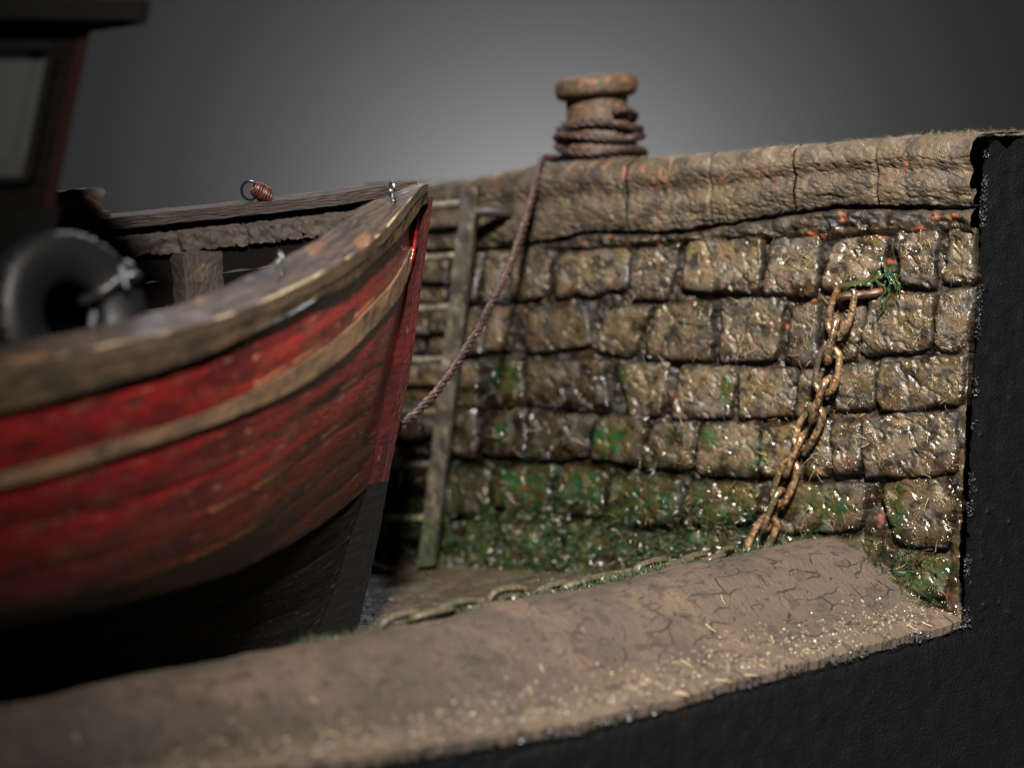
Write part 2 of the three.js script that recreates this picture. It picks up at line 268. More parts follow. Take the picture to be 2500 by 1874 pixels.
// the stretch half hidden by the ladder and the boat goes on in the same bond
courses.forEach((c, k) => { const y1 = [14.5, 12.15, 9.75, 7.6, 5.15, 2.75][k], y0 = [12.35, 10.05, 7.65, 5.55, 3.1, 0.5][k]; let x = Math.min(c[0], c[6]) - 0.3; while (x > -29) { const w = R(1.6, 3.1); c.push(x - w, y1 + R(-0.1, 0.1), x, y1 + R(-0.1, 0.1), x - R(0, 0.2), y0 + R(-0.1, 0.1), x - w - R(0, 0.2), y0 + R(-0.1, 0.1)); x -= w + 0.3; } });
let stoneNo = 0;
const onWall = [];     // samples on the block faces, for weed and fibres
for (const c of courses) for (let q = 0; q < c.length; q += 8) {
  const [ax, ay, bx, by, cx, cy, dx, dy] = c.slice(q, q + 8), id = stoneNo++, w = (bx - ax + cx - dx) / 2, h = (ay - dy + by - cy) / 2;
  const step = ax > -15 ? 0.065 : 0.09, nu = Math.max(8, Math.round(w / step)) + 2, nv = Math.max(8, Math.round(h / step)) + 2;
  const H = 0.05 + 0.16 * hash(id, 1), tiltX = (hash(id, 2) - 0.5) * 0.22, tiltY = (hash(id, 3) - 0.3) * 0.26, sharp = 0.07 + 0.13 * hash(id, 4);
  put('stone', grid(nu, nv, (u0, v0, i, j) => {
    const skirt = i === 0 || j === 0 || i === nu || j === nv, u = clamp((i - 1) / (nu - 2)), v = clamp((j - 1) / (nv - 2));
    const xb = lerp(dx, cx, u), xt = lerp(ax, bx, u); let x = lerp(xb, xt, v), y = lerp(lerp(dy, cy, u), lerp(ay, by, u), v); x += (2 * u - 1) * 0.12; y += (2 * v - 1) * 0.09;
    const su = Math.abs(2 * u - 1), sv = Math.abs(2 * v - 1);                 // round the outline's corners a little
    const corner = 0.05 * Math.pow(su, 6) * Math.pow(sv, 6); x -= Math.sign(u - 0.5) * corner * 1.2; y -= Math.sign(v - 0.5) * corner * 1.2;
    x += (0.24 * fbm(x * 0.8 + id, y * 1.1, id * 3.1, 3) + 0.06 * fbm(x * 4, y * 4, id, 2)) * su ** 2; y += (0.22 * fbm(x * 0.9, y * 1.1 + id, id * 5.7, 3) + 0.06 * fbm(x * 4, y * 4, id + 50, 2)) * sv ** 2;
    const eu = Math.min(u, 1 - u) * w, ev = Math.min(v, 1 - v) * h, e = Math.min(eu, ev) - 0.25 * Math.max(0, 0.25 - Math.abs(eu - ev)) ** 1;
    const er = Math.max(0, e + 0.05 * fbm(x * 2, y * 2, id, 2));
    let d = H + (u - 0.5) * tiltX - (v - 0.5) * tiltY - 0.26 * Math.pow(clamp(1 - er / sharp), 2);
    d += 0.15 * fbm(x * 0.6, y * 0.7, id * 7.7, 3) + 0.04 * fbm(x * 3.3, y * 3.3, id, 3) + 0.034 * fbm(x * 9, y * 9, 2, 2);
    d -= 0.1 * sstep(0.86, 1.0, ridge(x * 0.8, y * 0.9, id * 2.3 + 40, 3)) ;
    d += 0.3 * sstep(3.4, 1.6, y) * sstep(-8, -12, x) * fbm(x * 1.1, y * 1.3, 255, 3); if (skirt) d = -0.55;
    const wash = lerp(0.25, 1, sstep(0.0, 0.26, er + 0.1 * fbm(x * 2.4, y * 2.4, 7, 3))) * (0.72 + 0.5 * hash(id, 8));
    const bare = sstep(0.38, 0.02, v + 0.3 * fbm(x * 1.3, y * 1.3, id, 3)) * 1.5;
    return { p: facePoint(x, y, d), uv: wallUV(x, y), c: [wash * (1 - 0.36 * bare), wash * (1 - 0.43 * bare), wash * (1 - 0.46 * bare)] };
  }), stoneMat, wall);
  onWall.push({ ax, bx, ay, dy, H });
}
// coping: thick rounded stones along the top
{
  const joints = [-30, -26.4, -23.4, -19.3, -15.2, -11.15, -7.35, -3.8, 0];
  for (let k = 0; k < joints.length - 1; k++) {
    const x0 = joints[k], x1 = joints[k + 1], last = k === joints.length - 2, w = x1 - x0, nu = Math.round(w / 0.08), nv = 96;
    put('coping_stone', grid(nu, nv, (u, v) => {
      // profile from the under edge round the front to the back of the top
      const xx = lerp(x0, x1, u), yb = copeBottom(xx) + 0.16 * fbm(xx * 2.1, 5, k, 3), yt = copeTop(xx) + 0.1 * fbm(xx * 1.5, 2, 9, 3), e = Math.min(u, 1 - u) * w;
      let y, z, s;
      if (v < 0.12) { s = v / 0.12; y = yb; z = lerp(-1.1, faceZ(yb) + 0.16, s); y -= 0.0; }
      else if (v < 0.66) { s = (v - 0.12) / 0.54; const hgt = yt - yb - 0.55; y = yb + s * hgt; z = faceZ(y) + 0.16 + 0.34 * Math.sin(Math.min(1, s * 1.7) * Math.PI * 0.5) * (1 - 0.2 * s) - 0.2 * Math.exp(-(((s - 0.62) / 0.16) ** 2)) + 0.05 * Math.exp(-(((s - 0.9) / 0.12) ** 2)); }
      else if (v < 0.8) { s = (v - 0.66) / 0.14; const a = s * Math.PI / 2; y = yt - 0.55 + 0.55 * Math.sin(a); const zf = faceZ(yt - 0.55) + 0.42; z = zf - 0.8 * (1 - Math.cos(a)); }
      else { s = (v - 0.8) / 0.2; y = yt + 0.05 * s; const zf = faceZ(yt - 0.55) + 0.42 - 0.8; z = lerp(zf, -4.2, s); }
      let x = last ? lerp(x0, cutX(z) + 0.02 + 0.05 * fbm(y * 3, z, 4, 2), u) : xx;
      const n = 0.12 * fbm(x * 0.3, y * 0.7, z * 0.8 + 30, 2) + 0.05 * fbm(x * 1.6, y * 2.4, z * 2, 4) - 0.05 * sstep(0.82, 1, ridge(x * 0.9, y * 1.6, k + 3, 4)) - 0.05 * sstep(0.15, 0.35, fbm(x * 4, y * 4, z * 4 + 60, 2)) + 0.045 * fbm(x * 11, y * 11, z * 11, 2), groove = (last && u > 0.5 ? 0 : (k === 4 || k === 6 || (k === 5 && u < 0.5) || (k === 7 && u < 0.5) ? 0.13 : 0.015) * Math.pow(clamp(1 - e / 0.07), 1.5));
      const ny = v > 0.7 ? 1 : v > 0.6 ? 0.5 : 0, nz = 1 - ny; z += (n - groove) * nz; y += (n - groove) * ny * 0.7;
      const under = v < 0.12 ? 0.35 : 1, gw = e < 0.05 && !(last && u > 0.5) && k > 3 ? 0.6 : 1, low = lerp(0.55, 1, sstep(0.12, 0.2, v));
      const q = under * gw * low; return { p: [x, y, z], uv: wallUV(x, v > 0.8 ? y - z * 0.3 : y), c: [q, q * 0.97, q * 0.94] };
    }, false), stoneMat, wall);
  }
}
// top of the quay behind the coping, and the black painted end of the wall
put('quay_top', grid(220, 60, (u, v) => { const z = lerp(-4.1, -14, v), x = lerp(-30, cutX(z), u), y = copeTop(x - z * 0) + 0.08 + 0.14 * fbm(x * 0.9, z * 0.9, 3, 4) + 0.05 * fbm(x * 5, z * 5, 2, 2) - 0.5 * sstep(-4.4, -4.1, z); return { p: [x, y, z], uv: wallUV(x, 16 + z * 0.3), c: [0.9, 0.85, 0.75] }; }, false), stoneMat, wall);
put('end_face', grid(170, 210, (u, v) => {
  const y = -0.6 + v * 18.8, front = faceZ(y) - 0.12 + 0.16 * fbm(2, y * 1.3, 5, 4) + 0.1 * fbm(7, y * 4, 5, 2) - 0.3 * sstep(16.5, 18, y), z = lerp(front, -14, Math.pow(u, 1.6));
  const top = copeTop(cutX(z)) - 0.12 - 0.14 * (0.5 + fbm(z * 1.1, 4, 3, 3)) - 0.3 * Math.exp(-(((z + 2.2) / 0.35) ** 2)), yy = Math.min(y, top);
  const lip = Math.exp(-(((u) / 0.035) ** 2)) * (0.06 + 0.1 * (0.5 + fbm(y * 2.2, 8, 1, 3)));
  const o = 0.05 + 0.05 * fbm(z * 1.2, y * 1.2, 4, 4) + lip + 0.12 * sstep(0.25, 0.5, fbm(z * 1.7, y * 1.7, 14, 3)) * sstep(-3, -0.5, z);
  return { p: [cutX(z) + o, yy, z + o * 0.27], uv: [z / 6, y / 6] };
}, true), blackMat, wall);
put('back_face', grid(30, 10, (u, v) => ({ p: [lerp(-30, cutX(-14) + 0.05, u), -0.6 + v * 18.7, -14], uv: [u * 6, v * 3] }), true), blackMat, wall);
put('far_end_face', grid(20, 20, (u, v) => { const y = -0.6 + v * 18.5; return { p: [-30.02, y, lerp(-14, Math.max(faceZ(y) - 0.3, -0.9), u)], uv: [u * 2, v * 3] }; }, false), blackMat, wall);

// ---------------------------------------------------------------- black model base
const mudEdge = (t) => 0.2 + 0.085 * Math.max(0, t - 20) + 0.12 * fbm(t * 0.45, 1, 2, 3) + 0.06 * fbm(t * 2.4, 6, 2, 3);
{
  const b = thing('model_base', 'black painted side of the model base under the brown mud', 'base', cut(12, 0, -16));
  put('side_board', grid(300, 90, (u, v) => {
    const t = lerp(-15, 42, u), top = t > 0.9 ? mudEdge(t) - 0.06 : -0.3, y = v < 0.85 ? lerp(-16, -0.48, v / 0.85) : lerp(-0.46, Math.max(top, -0.4), (v - 0.85) / 0.15);
    const ledge = v < 0.85 ? 0.075 : 0.03, n = 0.05 * fbm(t * 0.9, y * 0.9, 3, 4) + (v > 0.85 ? 0.09 * fbm(t * 2.2, y * 4, 8, 3) : 0);
    return { p: cut(t, -(ledge + n), y), uv: [t / 6, y / 6] };
  }, true), blackMat, b);
  const core = new THREE.BufferGeometry(); { const P = [], I = []; for (const [t, d] of [[-15, 0.2], [42, 0.2], [42, 44], [-15, 44]]) for (const y of [-16, -0.5]) P.push(...cut(t, d, y)); const q = (a, bb, c, d) => I.push(a, bb, c, a, c, d); q(0, 1, 3, 2); q(2, 3, 5, 4); q(4, 5, 7, 6); q(6, 7, 1, 0); q(1, 7, 5, 3); core.setAttribute('position', new THREE.Float32BufferAttribute(P, 3)); core.setIndex(I); core.setAttribute('uv', new THREE.Float32BufferAttribute(new Float32Array(16), 2)); }
  const core2 = core.toNonIndexed(); core2.computeVertexNormals(); put('base_core', core2, blackMat, b);
}

// ---------------------------------------------------------------- mud
const mudProfile = table([0, 1.2, 2.4, 3.4, 4.4, 5.4, 7, 9, 11, 14, 44], [0.2, 0.72, 1.5, 2.35, 2.9, 2.98, 2.5, 1.7, 1.2, 1.0, 1.0]);
function mudH(t, d) {
  let h = mudProfile(d); const k = t < 4 ? lerp(0.84, 1, sstep(0, 4, t)) : 1 + 0.06 * sstep(20, 34, t); h = 0.2 + (h - 0.2) * k + (mudEdge(t) - 0.2) * sstep(3.5, 0, d);
  h += 0.22 * fbm(t * 0.28, d * 0.5, 3, 3) * sstep(0, 2, d) + 0.09 * fbm(t * 0.9, d * 1.6, 8, 3) + 0.045 * fbm(t * 3.2, d * 4.2, 18, 3); return h;
}
const MT0 = -1, MTW = 48, MDW = 39;
function mudLook(t, d) {
  const w1 = fbm(t * 0.5, d * 0.5, 3, 3), dist = 0.35 * fbm(t * 0.8, d * 0.8, 11, 3);
  const big = fbm(t * 0.3, d * 0.3, 5, 3), fine = fbm(t * 5, d * 5, 6, 4), micro = fbm(t * 16, d * 16, 9, 2);
  // drying cracks, drawn out along the cut edge and only here and there open
  const [a, b] = cells((t + dist) * 0.6, (d + dist) * 1.5, 21), open = sstep(-0.12, 0.22, fbm(t * 0.9, d * 1.3, 44, 3)) * (0.35 + 0.65 * sstep(26, 6, t)), ck = sstep(0.07, 0.015, (b - a) + 0.05 * fbm(t * 6, d * 6, 2, 2)) * open;
  const [a2, b2] = cells((t + dist) * 1.5, (d + dist) * 3.6, 33), ck2 = sstep(0.1, 0.02, b2 - a2) * sstep(0.14, 0.3, fbm(t * 1.9, d * 3.6, 71, 3));
  const crack = Math.max(ck, ck2 * 0.8);
  let c = mix3([0.104, 0.076, 0.056], [0.07, 0.053, 0.042], sstep(-0.2, 0.25, big)); c = mix3(c, [0.15, 0.103, 0.072], 0.7 * sstep(0.05, 0.4, w1)); c = mix3(c, [0.08, 0.062, 0.05], 0.55 * sstep(0.1, 0.45, -w1 + 0.4 * fine));
  c = mix3(c, [0.16, 0.12, 0.084], 0.5 * sstep(1.5, 0.1, d + 1.3 * fbm(t * 1.2, d * 1.2, 61, 3)));           // sandy rim
  c = mix3(c, [0.02, 0.015, 0.011], crack * 0.8);
  c = mix3(c, [0.04, 0.03, 0.024], 0.7 * sstep(0.08, 0.34, fbm(t * 1.1, d * 1.7, 121, 4))); c = c.map((q, i) => q * [0.56, 0.52, 0.48][i]);
  const floor = sstep(6.4, 8.4, d), wetN = fbm(t * 0.9, d * 0.9, 81, 3);                                        // wet silt behind the bank
  c = mix3(c, mix3([0.042, 0.031, 0.019], [0.075, 0.057, 0.04], sstep(-0.2, 0.3, wetN)), floor * 0.85); c = mix3(c, [0.02, 0.015, 0.011], crack * 0.9 * floor);
  const grn = Math.max(sstep(0.02, 0.3, fbm(t * 0.7, d * 0.7, 93, 3) - 0.1 + 0.3 * Math.exp(-(((d - 6.3) / 1.1) ** 2))) * sstep(4.6, 6.2, d) * (1 - 0.5 * floor), sstep(3.2, 1.2, t) * sstep(0.6, 2, d) * sstep(-0.2, 0.2, fbm(t * 1.4, d * 1.4, 95, 3)) * 0.9);
  c = mix3(c, mix3([0.02, 0.07, 0.03], [0.075, 0.07, 0.02], sstep(-0.2, 0.3, fine)), grn * 0.75);
  const r = clamp(lerp(0.82, 0.2, Math.max(floor * sstep(-0.3, 0.25, wetN + 0.2), grn * 0.9)) + 0.12 * fine, 0.18, 1);
  return { c, r, bump: 0.66 + 0.24 * fine + 0.2 * micro - 0.62 * crack };
}
{
  const n = 1760, cM = new Uint8Array(n * n * 4), sM = new Uint8Array(n * n * 4);
  for (let j = 0; j < n; j++) { const vv = (j + 0.5) / n, d = MDW * vv * vv; for (let i = 0; i < n; i++) { const t = MT0 + MTW * (i + 0.5) / n, k = (j * n + i) * 4, m = mudLook(t, d); for (let q = 0; q < 3; q++) cM[k + q] = toByte(m.c[q]); sM[k] = 255 * clamp(m.bump); sM[k + 1] = 255 * m.r; cM[k + 3] = sM[k + 3] = 255; } }
  const map = dataTex(cM, n, n, true), surf = dataTex(sM, n, n, false); for (const t of [map, surf]) t.wrapS = t.wrapT = THREE.ClampToEdgeWrapping;
  const mudMat = std({ map, bumpMap: surf, bumpScale: 0.0017, roughnessMap: surf, roughness: 1 }); mudMat.name = 'mud';
  const g = grid(460, 260, (u, v, i, j) => {
    const t = lerp(MT0, MT0 + MTW - 1, u), d0 = Math.pow(Math.max(0, j - 1) / 259, 2) * 38.5 + 0.5 * sstep(1.6, 0.9, t), jag = (0.14 * fbm(t * 1.1, 3, 4, 4) + 0.07 * fbm(t * 5, 9, 4, 2)) * sstep(0.9, 0, d0);
    const y = mudH(t, d0) - (j === 0 ? 0.3 : 0) - 0.1 * sstep(0.25, 0, d0); return { p: cut(t, d0 + jag + (j === 0 ? 0.06 : 0) - 0.12 * sstep(0.9, 0, d0), y), uv: [(t - MT0) / MTW, Math.sqrt(clamp(d0 / MDW))] };
  }, true);
  tag(put('mud_ground', g, mudMat), 'cracked brown mud bank sloping to the cut front edge below wall and boat', 'mud', null, 'structure');
}

// ---------------------------------------------------------------- bollard
{
  const base = V(-18.95, 18.12, -4.0), b = thing('bollard', 'rusty moss-brown iron bollard with a wide cap on top of the quay wall', 'bollard', base.toArray());
  const colour = (x, y, z) => { const n = fbm(x * 1.6, y * 1.6, z * 1.6, 4), m = fbm(x * 5, y * 5, z * 5 + 9, 3); let c = mix3([0.05, 0.031, 0.015], [0.03, 0.026, 0.016], sstep(-0.2, 0.25, n)); c = mix3(c, [0.15, 0.062, 0.02], 0.85 * sstep(0.06, 0.26, m + 0.3 * n)); return mix3(c, [0.025, 0.02, 0.016], 0.8 * sstep(0.05, 0.4, -m)); };
  const mat = std({ vertexColors: true, roughness: 0.72 }); mat.name = 'rusty_iron';
  const body = (pts, n) => { const c = new THREE.CatmullRomCurve3(pts.map(([r, y]) => V(r, y, 0)), false, 'centripetal').getSpacedPoints(n); return grid(90, n, (u, v, i, j) => { const a = u * Math.PI * 2, p = c[j], x0 = Math.cos(a), z0 = Math.sin(a), nn = 0.09 * fbm(x0 * p.x * 1.4 + 5, p.y * 1.4, z0 * p.x * 1.4, 4) + 0.035 * fbm(x0 * p.x * 6, p.y * 6, z0 * p.x * 6, 3), r = Math.max(0, p.x + (p.x > 0.05 ? nn : 0)), x = base.x + x0 * r, y = base.y + p.y + 0.05 * x0, z = base.z + z0 * r; return { p: [x, y, z], uv: [u * 6, p.y], c: colour(x, y, z) }; }, true); };
  put('column', body([[0.02, -0.2], [1.85, -0.2], [1.82, 0.1], [1.7, 0.5], [1.6, 1.0], [1.47, 1.6], [1.38, 2.1], [1.34, 2.6], [1.38, 2.95]], 70), mat, b);
  put('cap', body([[0.02, 2.8], [1.35, 2.82], [1.6, 2.86], [1.76, 2.98], [1.82, 3.25], [1.79, 3.52], [1.66, 3.68], [0.9, 3.8], [0.02, 3.82]], 50), mat, b);
}

// ---------------------------------------------------------------- mooring rope: three laid strands, round the bollard and down to the bow
{
  const pts = []; const bx = -18.95, bz = -4.0;
  const turns = [[1.95, 1.52], [1.86, 1.2], [1.84, 0.86], [2.02, 0.32]];
  // coils: rope end tucked at the right, three turns, a slack low turn, then off over the quay edge
  for (let k = 0; k <= 150; k++) { const s = k / 150, a = 0.55 - s * Math.PI * 2 * 3.62, h = 1.85 - 1.3 * Math.min(s, 0.72) / 0.72 - 0.5 * sstep(0.72, 0.9, s) + 0.13 * Math.sin(a * 2.3 + 1), r = lerp(1.66, 1.98, s) + 0.07 * Math.sin(a * 1.7) + 0.2 * sstep(0.8, 1, s); pts.push(V(bx + Math.cos(a) * r, 18.2 + h + 0.12, bz + Math.sin(a) * r)); }
  const run = [[-20.1, 18.42, -2.0], [-19.86, 18.36, -0.95], [-19.62, 17.6, -0.1], [-19.3, 16.6, 0.9], [-18.9, 15.55, 2.1], [-18.46, 14.23, 3.6], [-18.02, 12.84, 5.5], [-17.6, 11.55, 7.45], [-17.25, 10.45, 9.3], [-17.02, 9.5, 11.0], [-16.98, 8.6, 13.0], [-17.1, 8.2, 14.2]].map((p) => V(...p));
  const path = curve([...pts, ...run], 900), rope = thing('mooring_rope', 'twisted dark brown mooring rope wound on the bollard and running down to the bow', 'rope', [bx, 18.2, bz]);
  const mat = std({ vertexColors: true, roughness: 0.62 }); mat.name = 'tarred_rope';
  const T = path.map((p, i) => path[Math.min(path.length - 1, i + 1)].clone().sub(path[Math.max(0, i - 1)]).normalize()); let nrm = V(0, 1, 0), L = 0; const fr = [];
  for (let i = 0; i < path.length; i++) { nrm = nrm.clone().sub(T[i].clone().multiplyScalar(nrm.dot(T[i]))).normalize(); if (i) L += path[i].distanceTo(path[i - 1]); fr.push([nrm, T[i].clone().cross(nrm), L]); }
  for (let s = 0; s < 3; s++) {
    const q = path.map((p, i) => { const a = s * 2.0944 + fr[i][2] * 5.6 + 0.5 * fbm(fr[i][2] * 0.8, s * 9, 4, 2), r = 0.09 + 0.03 * fbm(fr[i][2] * 3, s * 5, 2, 2); return p.clone().addScaledVector(fr[i][0], Math.cos(a) * r).addScaledVector(fr[i][1], Math.sin(a) * r); });
    put('strand', tube(q, (k, a, i) => 0.094 + 0.045 * fbm(i * 0.12, a, s * 3, 3), 7, { color: (p) => { const n = fbm(p.x * 3, p.y * 3, p.z * 3, 3); return mix3(mix3([0.03, 0.0105, 0.009], [0.01, 0.0048, 0.0042], sstep(-0.15, 0.25, n)), [0.2, 0.14, 0.09], 0.6 * sstep(0.26, 0.44, fbm(p.x * 7, p.y * 7, p.z * 7 + 4, 2))); } }), mat, rope);
  }
}

// ---------------------------------------------------------------- ladder
{
  const lad = thing('ladder', 'weathered grey wooden ladder leaning on the harbour wall beside the bow', 'ladder', [-24, 1.2, 3.1]);
  const mat = std({ vertexColors: true, roughness: 0.36 }); mat.name = 'wet_grey_wood';
  const gm = (g, seed, k = 0.85) => { const p = g.attributes.position, c = []; for (let i = 0; i < p.count; i++) { const x = p.getX(i), y = p.getY(i), z = p.getZ(i), n = fbm(x * 5, y * 0.9, z * 5 + seed, 4), w = fbm(x * 3, y * 3, z * 3 + seed, 3); let q = mix3([0.05, 0.042, 0.032], [0.02, 0.017, 0.014], sstep(-0.2, 0.2, n)); q = mix3(q, [0.14, 0.11, 0.06], 0.6 * sstep(0.1, 0.35, w)); q = mix3(q, [0.02, 0.07, 0.015], 0.8 * sstep(4.5, 2.0, y + 2 * w) * sstep(-0.1, 0.2, w)); c.push(...q.map((w2) => w2 * k)); } g.setAttribute('color', new THREE.Float32BufferAttribute(c, 3)); return g; };
  const rz = (y) => faceZ(y) + 1.75;
  const rail = (x1, x0, y1, y0) => { const s = []; for (let k = 0; k <= 90; k++) { const f = k / 90, y = lerp(y0, y1, f), x = lerp(x0, x1, f), z = rz(y); s.push(facets([V(x - 0.26, y, z + 0.38), V(x + 0.42, y, z + 0.1), V(x + 0.26, y, z - 0.34), V(x - 0.42, y, z - 0.04)], 4)); } return gm(loft(rough(s, 0.12, 1.3, 3), { crease: 0.9 }), 3); };
  put('rail', rail(-22.24, -24.35, 17.45, 1.1), mat, lad); put('rail', rail(-25.85, -27.95, 17.35, 1.1), mat, lad);
  for (const y of [16.72, 14.48, 12.28, 10.03, 7.78, 5.48, 3.12]) { const f = (y - 1.1) / 16.3, x1 = lerp(-24.35, -22.24, f) - 0.2, x0 = x1 - 3.5; put('rung', gm(tube(curve([V(x0, y + 0.06, rz(y) - 0.02), V((x0 + x1) / 2, y - 0.05, rz(y)), V(x1, y, rz(y))], 24), (k) => 0.16 + 0.03 * fbm(k * 9, y, 3, 2), 8), y, 2.6), mat, lad); }
  put('bracket', gm(tube(curve([V(-22.2, 16.3, rz(16.3) - 0.1), V(-21.7, 16.3, rz(16.3) - 0.4), V(-21.3, 16.2, rz(16.2) - 1.0), V(-21.1, 16.15, rz(16.15) - 1.9)], 24), 0.25, 9), 8), std({ color: new THREE.Color(0.012, 0.01, 0.009), roughness: 0.6 }), lad);
}

// ---------------------------------------------------------------- chain
{
  const chain = thing('chain', 'corroded copper chain hanging from a ring in the wall and trailing across the mud', 'chain', [-5, 12.1, 0.6]);
  const copper = std({ vertexColors: true, metalness: 0.8, roughness: 0.26 }); copper.name = 'corroded_copper';
  const mossy = std({ vertexColors: true, metalness: 0, roughness: 0.6 }); mossy.name = 'mossy_copper';
  const hue = (m) => (p) => { const n = fbm(p.x * 4, p.y * 4, p.z * 4, 4), w = fbm(p.x * 1.1, p.y * 1.1, p.z * 1.1 + 7, 3); const h = fbm(p.x * 9, p.y * 9, p.z * 9 + 3, 3); let c = mix3([0.9, 0.6, 0.34], [0.36, 0.2, 0.09], sstep(-0.15, 0.2, n + 0.4 * h)); c = mix3(c, [0.035, 0.023, 0.016], 0.92 * sstep(-0.02, 0.2, -n + 0.2 * w + 0.3 * h)); c = mix3(c, [0.15, 0.14, 0.1], 0.8 * sstep(0.04 - m * 0.35, 0.3 - m * 0.3, w + 0.3 * h)); return m ? mix3(c, mix3([0.016, 0.02, 0.007], [0.04, 0.028, 0.015], sstep(-0.2, 0.2, n)), 0.93) : c; };
  // one stadium-shaped link: centre, axis along the chain, sideways axis
  function link(c, ax, side, half, wid, r, mat, m, seed) {
    const pts = []; const straight = half - wid, n = 44;
    for (let k = 0; k < n; k++) { const a = (k / n) * Math.PI * 2, ca = Math.cos(a), sa = Math.sin(a); const p = c.clone().addScaledVector(ax, sa * wid + Math.sign(sa) * straight * Math.min(1, Math.abs(sa) * 1.6)).addScaledVector(side, ca * wid * (1 + 0.08 * Math.sin(seed))); pts.push(p); }
    return put('link', tube(curve(pts, 110, true).slice(0, 110), (k, a, i) => r * (1 + 0.25 * fbm(pts[0].x * 3 + i * 0.06, a * 0.8, seed, 3) + 0.22 * fbm(i * 0.4, a * 2.2, seed + 5, 2)), 8, { closed: true, color: hue(m) }), mat, chain);
  }
  const hang = curve([[-4.9, 12.25, 0.55], [-5.25, 11.0, 0.7], [-5.55, 9.6, 0.95], [-5.75, 8.6, 1.05], [-6.15, 7.7, 1.15], [-6.75, 6.5, 1.32], [-7.3, 5.3, 1.45], [-7.75, 4.2, 1.6], [-8.2, 3.2, 1.75], [-8.62, 2.45, 1.95]].map((p) => V(p[0], p[1], p[2] + 0.02)), 18);
  for (let k = 0; k < 9; k++) {
    const c = hang[k * 2 + 1], ax = hang[k * 2 + 2].clone().sub(hang[k * 2]).normalize(); let side = V(0, 0.13, 1).cross(ax).normalize(); const rot = (k % 2 ? 1.25 : 0.12) + 0.3 * (hash(k, 3) - 0.5); side = side.applyAxisAngle(ax, rot);
    link(c.clone().add(V(0, 0, k % 2 ? 0.16 : 0.05)), ax, side, k === 0 ? 0.95 : 0.86, k === 0 ? 0.5 : 0.43, 0.135, copper, 0, k);
  }
  const lie = curve([[-8.7, 2.62, 2.4], [-8.3, 2.75, 4.2], [-8.2, 2.8, 5.87], [-8.45, 2.75, 7.46], [-8.9, 2.7, 9.45], [-9.3, 2.75, 11.15], [-9.75, 2.65, 13.03], [-10.1, 2.6, 14.65], [-10.5, 2.7, 16.2], [-10.95, 2.7, 17.9], [-11.3, 2.68, 19.19], [-11.6, 2.6, 20.4]].map((p) => V(...p)), 32);
  for (let k = 0; k < 16; k++) {
    const c = lie[k * 2 + 1].clone(), ax = lie[k * 2 + 2].clone().sub(lie[k * 2]).normalize(); let side = V(0, 1, 0).cross(ax).normalize().applyAxisAngle(ax, (k % 2 ? 1.15 : 0.2) + 0.5 * (hash(k, 6) - 0.5));
    const t = CD.dot(c), d = INN.dot(c); const back = 0.55 + 0.5 * hash(k, 4) + (k > 10 ? -0.25 : 0); c.addScaledVector(INN, back); c.y = mudH(t, d + back) + 0.02 + 0.2 * hash(k, 9); link(c, ax, side, 0.8, 0.37, 0.14, mossy, 1, k + 40);
  }
  // staple and ring in the wall
  put('ring', tube(curve([V(-3.55, 12.32, -0.3), V(-3.7, 12.3, 0.25), V(-4.3, 12.25, 0.5), V(-4.95, 12.2, 0.72), V(-5.2, 12.05, 0.5), V(-5.15, 11.95, 0.05)], 40), (k, a) => 0.17 + 0.03 * fbm(k * 8, a, 3, 2), 9, { color: (p) => mix3([0.05, 0.022, 0.014], [0.11, 0.045, 0.024], sstep(-0.2, 0.3, fbm(p.x * 4, p.y * 4, p.z * 4, 3))) }), std({ vertexColors: true, roughness: 0.5, metalness: 0.2 }), chain);
}

// ---------------------------------------------------------------- fishing boat
const P0 = V(-16.1215, 0, 11.4011), AFT = V(-0.2295, 0, 0.97331), NEAR = V(0.97331, 0, 0.2295), HEEL = 0.22;
const BT = (s, b, y) => V(P0.x + AFT.x * s + NEAR.x * b, y, P0.z + AFT.z * s + NEAR.z * b);
const beam = table([-1, 0, 1, 2, 3, 5, 7.5, 10, 12.5, 15, 18, 21, 26, 40], [0, 0.2, 0.8, 1.42, 2.04, 3.3, 4.8, 6.0, 7.0, 7.75, 8.3, 8.6, 8.7, 8.6]);
const HW = [0, 0.04, 0.1, 0.17, 0.26, 0.38, 0.52, 0.68, 0.84, 1.05, 1.3];
